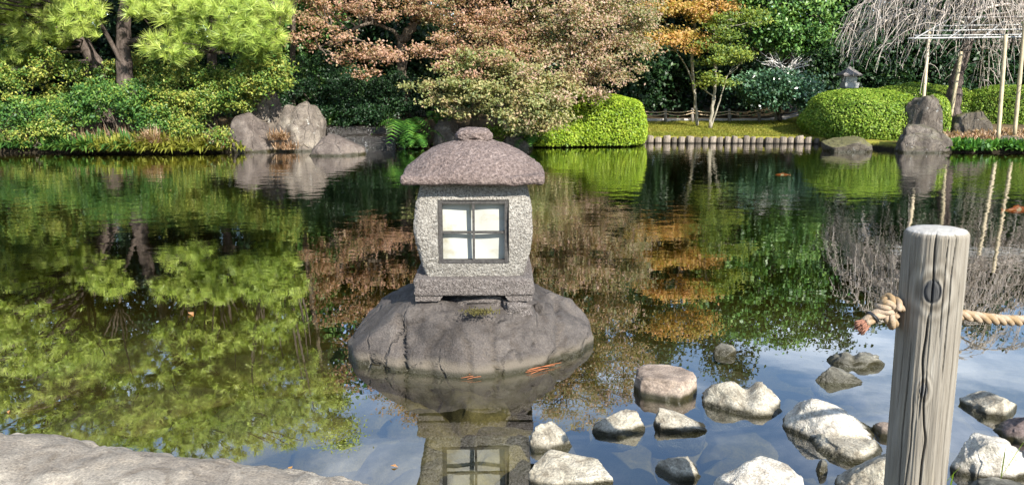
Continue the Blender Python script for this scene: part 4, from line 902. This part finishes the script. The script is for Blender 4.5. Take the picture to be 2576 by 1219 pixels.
# ------------------------------------------------------------------ boulders on the far bank
def brock(label, box, Y, dep, mat, seed, zc=0.0, name='bank_boulder', **kw):
    x0, y0, x1, y1 = box; xm = (x0+x1)/2; m_ = mpp(xm, y1, Y); zt = at(xm, y0, Y)[2]
    return rock(name, label, np.array((at(xm, y1, Y)[0], Y, zc)), ((x1-x0)/2*m_, dep, zt-zc), mat, seed, 'boulder', **kw)
brock('rounded smooth brown grey boulder at the left of the rock group', (566, 282, 696, 384), 17.95, .5, M['farrock'], 202, planes=3, boxy=.85, cut=(.78, .95))
brock('tall pale boulder with a notched top in the middle of the rock group', (682, 254, 826, 382), 18.3, .6, M['farrock2'], 231, planes=4, boxy=.8, lump=.22, cut=(.75, .95), saddle=(.0, .14, .07))
brock('big upright boulder behind the rock group under the azalea', (600, 214, 722, 372), 18.9, .5, M['farrock2'], 241, planes=4, boxy=.8, cut=(.72, .95))
brock('flat topped dark boulder standing in the water before the waterfall', (772, 334, 924, 397), 17.0, .5, M['farrock'], 204, planes=5, boxy=.62, slope=.35)
brock('pale greenish boulder half covered by leaves left of the rock group', (470, 318, 590, 378), 18.3, .45, M['farrock2'], 205, planes=5)
brock('upright dark stone pillar behind the lantern roof', (1090, 290, 1180, 380), 18.9, .4, M['greyrock'], 206, planes=6, boxy=.6)
brock('small mossy stone at the foot of the hedge behind the lantern', (1255, 335, 1350, 372), 18.7, .4, M['mossrock'], 207, planes=5)
brock('dark stone beside the top of the waterfall', (985, 300, 1050, 345), 19.3, .4, M['greyrock'], 208, planes=6)
brock('low moss topped stone in the water left of the big lichened rock', (2070, 342, 2187, 383), 18.0, .5, M['mossrock'], 209, planes=4)
brock('dark leaning rock with a pointed top against the rounded hedge', (2250, 238, 2358, 345), 19.1, .42, M['greyrock'], 210, planes=7, boxy=.75)
brock('big lichened grey rock standing in the water below the cherry', (2228, 312, 2392, 388), 18.0, .65, M['greyrock'], 212, planes=6, boxy=.75)
brock('mossy rounded boulder beside the cherry trunk', (2378, 278, 2500, 345), 20.2, .5, M['mossrock'], 213, planes=4)
brock('grey stone low in the right bank among the leafy plants', (2490, 340, 2580, 372), 18.8, .4, M['greyrock'], 214, planes=5)

# ------------------------------------------------------------------ waterfall
m, t = newmat('falling_water'); P = t.add('ShaderNodeTexCoord').outputs['Object']
n = t.noise(t.scale(P, (9, 9, 1.6)), 2.0, 5, .7, .3); n2 = t.noise(P, 34, 4, .75)
f_ = t.step(t.math('ADD', t.math('MULTIPLY', n, .5), t.math('MULTIPLY', n2, .5)), .57, .68)
d_ = pbsdf(t, (.016, .013, .010), .2, t.bump(n2, .8, .04), .6); wh = pbsdf(t, (.50, .51, .52), .4, None, .5)
finish(t, t.add('ShaderNodeMixShader', {0: f_, 1: d_, 2: wh})); M['fall'] = m
wf = empty('waterfall', at(910, 372, 19.2), 'small two step waterfall over dark ledges beside the boulders', 'waterfall')
rng = np.random.default_rng(3)
for (x0, y0, x1, y1, Y) in [(818, 318, 985, 346, 19.55), (868, 342, 1000, 376, 18.95)]:
    a0, a1 = at(x0, y0, Y), at(x1, y0, Y); z1 = a0[2]; z0 = at(x0, y1, Y)[2]-.05
    V, F = boxgrid(1, 1, -1, 1, 50, 16); V = V*np.array(((a1[0]-a0[0])/2, .45, (z1-z0)/2))+np.array(((a0[0]+a1[0])/2, Y+.5, (z0+z1)/2-.015))
    V += .03*fbm(V*6, 71, 3)[:, None]*np.array((.3, 1, .4)); mk('ledge', V, F, M['mauve'], wf)
    V, F = grid(lambda u, v: np.stack([a0[0]+(a1[0]-a0[0])*u, Y+.35-.42*np.minimum(v*2, 1)-.04*np.maximum(v*2-1, 0), z1+.02-(z1-z0+.0)*np.clip(v*2-.85, 0, 1.15)/1.15], -1), np.linspace(.03, .97, 70), np.linspace(0, 1, 40))
    V += .035*fbm(V*np.array((9, 5, 3)), 72, 3)[:, None]*np.array((.1, .8, .5)); mk('water_sheet', V, F, M['fall'], wf)

# ------------------------------------------------------------------ far lantern, fence, kerb stakes
fl = empty('garden_lantern', at(2137, 250, 24.2), 'tall pale stone lantern standing behind the rounded hedge', 'stone lantern')
M['farl'] = plain('pale_lantern_stone', (.42, .42, .40), .9, .2, .3, 12, .5, .02); M['farl2'] = plain('lantern_cap_stone', (.20, .18, .17), .9, .2, .3, 12, .5, .02)
def frus(name, x, Y, y0, y1, w0, w1, mat, k=4, a0=math.pi/4):
    za, zb_ = at(x, y0, Y)[2], at(x, y1, Y)[2]; m_ = mpp(x, y0, Y); xc = at(x, y0, Y)[0]; q = 1/math.cos(math.pi/k) if k == 4 else 1
    mb = MB(); P = np.array([(xc, Y, za), (xc, Y, zb_)]); a = a0+np.arange(k)*2*np.pi/k
    V = np.concatenate([np.stack([xc+w0*m_/2*q*np.cos(a), Y+w0*m_/2*q*np.sin(a), za+0*a], -1), np.stack([xc+w1*m_/2*q*np.cos(a), Y+w1*m_/2*q*np.sin(a), zb_+0*a], -1)])
    j = np.arange(k); j2 = (j+1) % k
    return mk(name, V, [np.stack([j, j+k, j2+k, j2], -1), np.arange(k)[None, :], (np.arange(k)[::-1]+k)[None, :]], mat, fl, shade=False)
frus('finial', 2137, 24.2, 168, 176, 8, 20, M['farl2'], 10); frus('roof', 2137, 24.2, 174, 188, 16, 48, M['farl2']); frus('roof_edge', 2137, 24.2, 188.3, 192, 48, 45, M['farl2'])
frus('firebox', 2137, 24.2, 192.3, 208, 29, 27, M['farl']); frus('platform', 2137, 24.2, 208.3, 221, 36, 33, M['farl']); frus('shaft', 2137, 24.2, 221.3, 262, 21, 24, M['farl'], 14)
zc_, zd_ = at(2137, 194.5, 24.2)[2], at(2137, 205.5, 24.2)[2]; xx = at(2137, 200, 24.2)[0]; hw = 8*mpp(2137, 200, 24.2); yy = 24.2-15*mpp(2137, 200, 24.2)
mk('window', *box(xx-hw, xx+hw, yy-.012, yy+.02, zd_, zc_), M['paper'], fl, shade=False)

FY = 24.6
M['fencepost'] = plain('fence_post_wood', (.20, .18, .16), .85, .2, .4, 18); M['fencerope'] = plain('straw_rope', (.46, .36, .24), .9, .1, .4, 30)
fp = [1610, 1674, 1741, 1790+45, 1910, 1952, 2012, 2075]
fence = empty('rope_fence', at(1741, 309, FY), 'low fence of short posts strung with a slack rope behind the lawn', 'fence'); tops = []
for k, px in enumerate(fp):
    y0 = 272 if k % 2 == 0 else 274; b = at(px, 312, FY); tp_ = at(px+random.Random(k).uniform(-1, 1), y0, FY)
    V, F = tube([b, b*.5+tp_*.5, tp_-(tp_-b)*.04, tp_], [.05, .05, .05, .036], 9); mk('post', V, F, M['palebark_litpost'] if px == 1952 else M['fencepost'], fence); tops.append(tp_)  # sunlight on one post is put into its colour, a paler material
for q in (.07, .14):
    mb = MB()
    for p0, p1 in zip(tops[:-1], tops[1:]):
        p0, p1 = p0+np.array((0, -.055, -q)), p1+np.array((0, -.055, -q)); mb.add(*tube(bez(p0, (p0+p1)/2-np.array((0, 0, .05+q*.7)), p1, 12), .014, 6))
    mb.build('rope', M['fencerope'], fence)
kb = MB(); xa, xb = at(1600, 306, 25.0)[0], at(2060, 306, 25.0)[0]; zk = float(ground_z(np.array([5.0]), np.array([25.0]))[0])
tag(mk('path_kerb', *box(xa, xb, 24.96, 25.08, zk-.1, zk+.08), plain('kerb_stone', (.48, .45, .42), .9, .2), shade=False), 'pale stone kerb between the lawn and the path', 'kerb', kind='structure')

m, t = newmat('stake_wood'); P = t.add('ShaderNodeTexCoord').outputs['Object']; oi = t.add('ShaderNodeObjectInfo').outputs['Random']
n1 = t.noise(t.scale(P, (1, 1, .35)), 14, 6, .7, .5); zz_ = t.add('ShaderNodeSeparateXYZ', {0: t.add('ShaderNodeNewGeometry').outputs['Position']}).outputs[2]
c = t.mix(1.0, t.ramp(n1, [(.3, (.10, .085, .07)), (.7, (.32, .28, .235))]), t.ramp(oi, [(0, (.45, .43, .40)), (1, (1.15, 1.1, 1.05))]), 'MULTIPLY')
c = t.mix(t.math('SUBTRACT', 1.0, t.step(zz_, .0, .05)), c, (.02, .018, .013)); finish(t, pbsdf(t, c, .9, t.bump(n1, .9, .05), .15)); sm = []
for v in range(6):
    r = np.random.default_rng(900+v); k = 14; a = np.arange(k)*2*np.pi/k; rad_ = .095*(1+.12*r.normal(size=k)*.5); hs = np.array([-.5, .0, .11, .135]); V = []
    for h_, s_ in zip(hs, (1, 1, 1, .82)): V.append(np.stack([rad_*s_*np.cos(a), rad_*s_*np.sin(a)*.8, h_+.012*np.cos(a+v)*(h_ > .1)], -1))
    V.append(np.array([[0, 0, .14]])); V = np.concatenate(V); i = np.arange(3)[:, None]*k; j = np.arange(k)[None]; j2 = (j+1) % k
    o = mk('edging_stake', V, [np.stack([i+j, i+j2, i+k+j2, i+k+j], -1).reshape(-1, 4), np.stack([3*k+np.arange(k), 3*k+(np.arange(k)+1) % k, np.full(k, 4*k)], -1)], m); sm.append(o)
r = np.random.default_rng(91); xw = W(1552, 359)[0]; n_ = 0; xe = W(2052, 361)[0]
while xw < xe:
    s_ = r.uniform(.75, 1.2); o = sm[n_] if n_ < 6 else sm[n_ % 6].copy()
    if n_ >= 6: COL.objects.link(o)
    wd = .19*s_; y_ = float(shoreY(xw))-.06+r.normal()*.012
    o.location = (xw+wd/2, y_, .03+r.normal()*.016); o.scale = (s_, 1, 1+.05*r.normal()); o.rotation_euler = (r.normal()*.03, r.normal()*.03, r.normal()*.3)
    tag(o, 'short weathered log stake in the row edging the lawn at the water', 'stake', 'log stakes edging the lawn'); xw += wd*r.uniform(1.0, 1.12); n_ += 1

# ------------------------------------------------------------------ weeping cherry and its trellis
rng = np.random.default_rng(2024); cb = at(2398, 290, 21.2)
ch = empty('weeping_cherry', cb, 'bare weeping cherry with a dark trunk and drooping pale twigs', 'cherry tree')
tr_ = catmull(T((2396, 296, 21.2), (2400, 240, 21.2), (2408, 190, 21.2), (2425, 140, 21.2), (2440, 70, 21.2), (2440, -40, 21.2), (2430, -120, 21.2)), 8)
mb = MB(); mb.add(*tube(tr_, np.linspace(.20, .08, len(tr_))*(1+.08*rng.normal(size=len(tr_))), 12)); mb.build('trunk', M['bark'], ch)
mb = MB(); tw = MB(); limbs = []
for k in range(26):
    a = (2*np.pi*k/18 if k < 18 else -math.pi/2+(k-22)*.32)+rng.normal()*.12; s = tr_[rng.integers(len(tr_)*3//5, len(tr_))]; R_ = rng.uniform(1.6, 3.5)
    e = s+np.array((math.cos(a)*R_, math.sin(a)*R_*.85, rng.uniform(-1.1, .5))); mid = (s+e)/2+np.array((0, 0, rng.uniform(.9, 1.7)))
    P = bez(s, mid, e, 14); P[1:] += np.cumsum(rng.normal(size=(13, 3))*.04, 0); mb.add(*tube(P, np.linspace(.045, .014, 14), 6)); limbs.append((P, a))
mb.build('limbs', M['twig'], ch)
for P, a in limbs:
    for q in range(17):
        s = P[rng.integers(3, 14)]; b = a+rng.normal()*.9; l1 = rng.uniform(.3, .9); dr = rng.uniform(.5, 1.7)
        top_ = s+np.array((math.cos(b)*l1*.6, math.sin(b)*l1*.6, rng.uniform(.0, .25))); e = s+np.array((math.cos(b)*l1*1.25, math.sin(b)*l1*1.25, -dr))
        K = bez(s, top_, e, 10); K[1:] += np.cumsum(rng.normal(size=(9, 3))*.018, 0); tw.add(*tube(K, np.linspace(.012, .006, 10), 4, False))
        for g_ in range(rng.integers(2, 5)):
            s2 = K[rng.integers(2, 9)]; b2 = b+rng.normal()*1.2; l2 = rng.uniform(.1, .35); d2 = rng.uniform(.15, .6)
            K2 = bez(s2, s2+np.array((math.cos(b2)*l2, math.sin(b2)*l2, .03)), s2+np.array((math.cos(b2)*l2*1.3, math.sin(b2)*l2*1.3, -d2)), 6); tw.add(*tube(K2, np.linspace(.008, .005, 6), 3, False))
tw.build('twigs', M['twig'], ch)
tl_ = empty('cherry_trellis', at(2530, 345, 18.6), 'bamboo trellis on poles holding up the weeping cherry', 'trellis')
def pole(name, p, q, r0, mat):
    P = np.linspace(p, q, 14); V, F = tube(P, r0*(1+.10*(np.arange(14) % 3 == 0)), 9); mk(name, V, F, mat, tl_)
pole('pole', at(2318, 318, 19.2), at(2338, 70, 20.0), .040, M['bamboo']); pole('pole', at(2392, 292, 20.6), at(2418, 130, 20.6), .045, M['bamboo'])
pole('pole', at(2511, 350, 18.6), at(2530, 88, 18.8), .045, M['bamboo']); pole('pole', at(2552, 340, 18.9), at(2580, 40, 19.0), .045, M['bamboo'])
for (y0, y1, x0, x1, Ya, Yb, r0) in [(97, 92, 2285, 2700, 19.2, 19.2, .020), (78, 72, 2330, 2700, 19.8, 19.8, .018), (66, 60, 2350, 2720, 20.3, 20.3, .018), (44, 42, 2390, 2740, 20.9, 20.9, .018), (90, 86, 2300, 2700, 19.4, 19.4, .015)]:
    pole('crossbar', at(x0, y0, Ya), at(x1, y1, Yb), r0, M['bamboogrey'])
for (x0, y0, x1, y1) in [(2300, 98, 2420, 30), (2385, 97, 2470, 40), (2470, 96, 2540, 42), (2560, 95, 2610, 42)]:
    pole('crossbar', at(x0, y0, 19.1), at(x1, y1, 21.0), .016, M['bamboogrey'])
# bleached bare shrub behind the round shrub
bs = empty('bare_shrub', at(1990, 170, 25), 'bleached leafless shrub under the glossy evergreen tree', 'shrub'); mb = MB(); rng = np.random.default_rng(8)
for k in range(20):
    s = at(1975+rng.normal()*8, 178, 25); e = at(1975+rng.choice((-1, 1))*rng.uniform(15, 75), rng.uniform(118, 165), 25+rng.normal()*.2); K = bez(s, (s+e)/2+rng.normal(size=3)*.08, e, 7); mb.add(*tube(K, np.linspace(.024, .008, 7), 5))
    for g_ in range(3):
        s2 = K[rng.integers(2, 6)]; mb.add(*tube(bez(s2, s2+rng.normal(size=3)*.1, s2+(e-s)*.3+rng.normal(size=3)*.14, 5), np.linspace(.011, .004, 5), 4))
mb.build('branches', plain('bleached_wood', (.6, .57, .54), .8, .2), bs)

# ------------------------------------------------------------------ plants along the bank
def blades(P, n, ln, wd, rng, droop=.8, spread=.9, lean=(0, -.15, 0)):
    """n arching three-piece blades from each point"""
    idx = np.repeat(np.arange(len(P)), n); k = len(idx); a = rng.uniform(0, 2*np.pi, k); sp_ = rng.uniform(.15, spread, k)
    l_ = ln*rng.uniform(.55, 1.25, k); d = np.stack([np.cos(a)*sp_, np.sin(a)*sp_, 0*a], -1)+np.array(lean); s = P[idx]+rng.normal(size=(k, 3))*np.array((.03, .03, 0))
    side = np.stack([-np.sin(a), np.cos(a), 0*a], -1)*wd*rng.uniform(.6, 1.3, k)[:, None]; out = []
    for q, wq in ((0, .6), (.38, 1), (.72, .8), (1, .06)):
        h_ = (q-droop*sp_*q*q*.55)*l_; p = s+d*(q*l_)[:, None]; p[:, 2] += h_; out += [p-side*wq*.5, p+side*wq*.5]
    V = np.stack(out, 1).reshape(-1, 3); b = np.arange(k)[:, None]*8; F = np.concatenate([np.concatenate([b+0, b+1, b+3, b+2], 1), np.concatenate([b+2, b+3, b+5, b+4], 1), np.concatenate([b+4, b+5, b+7, b+6], 1)])
    return V, F
def on_bank(px, off, rng, jit=.0):
    x = W(px, 384)[0]; y = float(shoreY(x))+off; return np.array((x, y, float(ground_z(np.array([x]), np.array([y]))[0])))
rng = np.random.default_rng(55)
def patches(n, x0, x1, o0, o1, per, ln, wd, droop, spread, sp_):
    Vs, Fs, k = [], [], 0
    for _ in range(n):
        px = rng.uniform(x0, x1); c = on_bank(px, rng.uniform(o0, o1), rng); c[2] = max(c[2], .04)
        P = c+rng.normal(size=(max(3, int(per*rng.uniform(.5, 1.5))), 3))*np.array((sp_, sp_*.6, 0)); P[:, 2] += .02
        V, F = blades(P, 9, ln*rng.uniform(.55, 1.5), wd, rng, droop, spread); Vs.append(V); Fs.append(F+k); k += len(V)
    return np.concatenate(Vs), np.concatenate(Fs)
V, F = patches(75, 215, 585, -.10, .35, 7, .34, .05, 1.7, 1.2, .16)
tag(mk('bank_plants', V, F, M['bank']), 'yellow green leafy ground cover hanging over the left bank', 'ground cover', kind='stuff')
V, F = patches(110, -600, 330, -.12, .8, 8, .33, .05, 1.6, 1.2, .2)
tag(mk('shaded_bank_plants', V, F, M['azgreen']), 'green leafy ground cover at the shaded left end of the bank', 'ground cover', kind='stuff')
V, F = patches(95, -500, 610, .15, 1.7, 8, .40, .018, 1.1, 1.0, .16)
tag(mk('bank_straw', V, F, M['dry']), 'dry straw coloured grass along the left bank', 'grass', kind='stuff')
P = np.array([on_bank(px, rng.uniform(-.12, .8), rng) for px in rng.uniform(2385, 3000, 420)]); P[:, 2] = np.maximum(P[:, 2], .05); V, F = blades(P, 10, .24, .07, rng, 1.6, 1.2)
tag(mk('bank_herbs', V, F, M['fern']), 'low broad leaved plants along the right bank', 'ground cover', kind='stuff')
P = np.array([on_bank(px, rng.uniform(.8, 2.4), rng) for px in rng.uniform(2385, 3000, 420)]); V, F = blades(P, 10, .16, .03, rng, 1.1)
tag(mk('fallen_leaf_litter', V, F, M['dry']), 'dry reddish leaf litter on the right bank', 'leaf litter', kind='stuff')
# shade plants above and beside the waterfall
P = np.array([at(px, 318, 19.9+rng.uniform(0, .6)) for px in rng.uniform(735, 985, 120)]); V, F = blades(P, 16, .55, .035, rng, 1.1)
tag(mk('strap_leaf_plants', V, F, M['camellia']), 'dark strap leaved plants hanging above the waterfall', 'ground cover', kind='stuff')
P = np.array([(rng.uniform(2.6, 8.6), rng.uniform(20.4, 24.9), 0) for _ in range(9000)]); P[:, 2] = ground_z(P[:, 0], P[:, 1])
P = P[P[:, 1] > shoreY(P[:, 0])+.05]
V, F = blades(P, 3, .05, .012, rng, .8); tag(mk('lawn_grass', V, F, M['grassblade']), 'short mossy grass on the lawn', 'grass', kind='stuff')
for lab, px, py, Y, n, ln, wd, mt in [('pale dry grass tuft between the two boulders', 706, 352, 17.75, 80, .30, .022, 'dry'), ('dry grass clump on the bank below the straight pine', 395, 372, 17.5, 150, .55, .024, 'dry'),
                                  ('dry grass clump on the bank just left of the boulders', 550, 370, 17.6, 120, .45, .024, 'dry'), ('small dry tuft at the foot of the tall pale boulder', 712, 376, 17.7, 70, .24, .022, 'dry')]:
    c = at(px, py, Y); V, F = blades(c[None, :]+rng.normal(size=(8, 3))*np.array((.14, .06, .0)), n//4, ln, wd, rng, 1.3, 1.0); tag(mk('grass_tuft', V, F, M[mt], origin=c), lab, 'grass')
def fern(label, px, py, Y, n, ln):
    c = at(px, py, Y); mb = MB(); r = np.random.default_rng(int(px))
    for k in range(n):
        a = r.uniform(0, 2*np.pi); o = np.array((math.cos(a), math.sin(a)-.25, 0)); l_ = ln*r.uniform(.7, 1.2); sp_ = r.uniform(.35, 1)
        s = c+r.normal(size=3)*np.array((.12, .08, .06)); K = bez(s, s+o*l_*sp_*.4+np.array((0, 0, l_*.7)), s+o*l_*sp_+np.array((0, 0, l_*(.65-.8*sp_))), 16)
        Tn = np.gradient(K, axis=0); Tn /= np.linalg.norm(Tn, axis=1)[:, None]; sd = np.cross(Tn, (0, 0, 1)); sd /= np.linalg.norm(sd, axis=1)[:, None]+1e-9
        for i in range(2, 16):
            wq = .30*l_*math.sin(math.pi*(i/17)**.8)
            for sg in (-1, 1):
                p = K[i]; e = p+sd[i]*sg*wq+Tn[i]*wq*.35-np.array((0, 0, wq*.2)); b_ = Tn[i]*.016; mb.add([p-b_, p+b_, e+b_*.2, e-b_*.2], np.array([[0, 1, 2, 3]]))
    return tag(mb.build('fern', M['fern'], origin=c), label, 'fern')
fern('large green fern clump right of the waterfall', 1030, 335, 18.7, 30, .75); fern('green fern below the clump right of the waterfall', 1045, 362, 18.5, 18, .55)
fern('small fern at the water behind the lantern roof', 1335, 362, 18.6, 12, .45); fern('fern in shade on top of the dark stone pillar', 1120, 300, 18.9, 12, .5)
shrub('bank_shrub', 'small leafy shrub at the water right of the waterfall', [ell(1040, 355, 18.7, 38, 18, .3)], 1800, .06, M['fern'], 29, ncl=24, crad=.14, stems=6)
shrub('bank_shrub', 'dark leafy shrub at the water under the green maple', [ell(1240, 345, 18.9, 70, 22, .5), ell(1350, 340, 19, 50, 22, .4)], 4200, .06, M['hedge2'], 30, ncl=40, crad=.16, stems=6)

# ------------------------------------------------------------------ small things on the water
m = plain('fallen_needle', (.36, .12, .045), .6, .3, .3, 60)
for lab, pts in [('cluster of rust coloured pine needles floating below the boulder', [(1150, 944, 1225, 938), (1160, 950, 1226, 941), (1155, 941, 1216, 943), (1175, 953, 1210, 946)]),
                 ('fan of rust coloured pine needles at the right foot of the boulder', [(1325, 932, 1412, 911), (1330, 928, 1395, 918), (1322, 936, 1380, 925), (1335, 940, 1372, 926)])]:
    mb = MB()
    for a, b, c_, d in pts:
        p, q = W(a, b, .008), W(c_, d, .012); mb.add(*tube(bez(p, (p+q)/2+np.array((0, 0, .006)), q, 6), .0015, 5))
    tag(mb.build('pine_needles', m, origin=W(*pts[0][:2])), lab, 'pine needles')
m, t = newmat('koi_skin'); P = t.add('ShaderNodeTexCoord').outputs['Object']; n = t.noise(P, 9, 2, .5)
finish(t, pbsdf(t, t.mix(t.step(n, .56, .62), (.48, .10, .02), (.6, .5, .42)), .3, None, .5)); M['koi'] = m
def koi(label, px, py, L_, rot):
    c = W(px, py, -.04); root = empty('koi', c, label, 'fish'); D, F = ICO[4]
    V = D*np.array((.5, .105, .12)); u = V[:, 0]/.5; V[:, 1:] *= (1-.35*np.clip(-u, 0, 1)**1.2-.25*np.clip(u, 0, 1)**3)[:, None]; V[:, 1] += .05*np.sin(u*2.4); V[:, 2] -= .055
    mk('body', rotz(V*L_, rot)+c, F, M['koi'], root)
    tv = np.array([(-.42, -.02, -.05), (-.60, -.05, .03), (-.56, -.05, -.06), (-.61, -.05, -.14), (-.42, .0, -.05), (-.60, -.04, .03), (-.56, -.035, -.06), (-.61, -.04, -.14)]); mk('tail', rotz(tv*L_, rot)+c, np.array([(0, 1, 2, 3), (7, 6, 5, 4)]), M['koi'], root, shade=False)
    fv = np.array([(-.15, .03, .04), (.12, .04, .05), (.05, .045, .10), (-.12, .03, .08)]); mk('fin', rotz(fv*L_, rot)+c, np.array([(0, 1, 2, 3)]), M['koi'], root, shade=False)
koi('orange koi near the surface at the right edge of the pond', 2560, 524, .42, .15)
koi('small red koi far out in front of the lawn edge', 1968, 438, .26, 3.05)
m = foliage('fallen_leaf', [(.1, (.5, .35, .06)), (.5, (.45, .2, .06)), (.9, (.6, .55, .4))], 5, .3)
for lab, px, py in [('pale fallen leaf floating beside the near slab', 992, 1172), ('tan fallen leaf floating left of the boulder', 730, 1178), ('small yellow leaf floating near the pine reflection', 480, 790), ('small pale leaf afloat at the far left', 22, 1035), ('brown leaf floating in front of the far boulders', 430, 478)]:
    c = W(px, py, .004); V, F = leaf_quads(c[None, :], .035 if py > 900 else .06, rng, 6, .5); tag(mk('floating_leaf', V, F, m, origin=c), lab, 'leaf')
for lab, px, py, n in [('thin green grass blades beside the foot of the post', 2392, 1235, 3), ('few grass blades in front of the large angular boulder', 2520, 1200, 2)]:
    c = W(px, py, .05); V, F = blades(c[None, :], n, .16, .006, rng, .5, .4); tag(mk('grass_tuft', V, F, M['hedge'], origin=c), lab, 'grass')

c = W(1205, 776, .325); c[2] = .305; P = c+rng.normal(size=(70, 3))*np.array((.030, .010, .002)); V, F = blades(P, 6, .014, .006, rng, 1.0, 1.4)
tag(mk('moss_tuft', V, F, plain('dry_moss', (.085, .075, .025), .95, .1), origin=c), 'small mossy tuft on the boulder under the lantern base', 'moss')
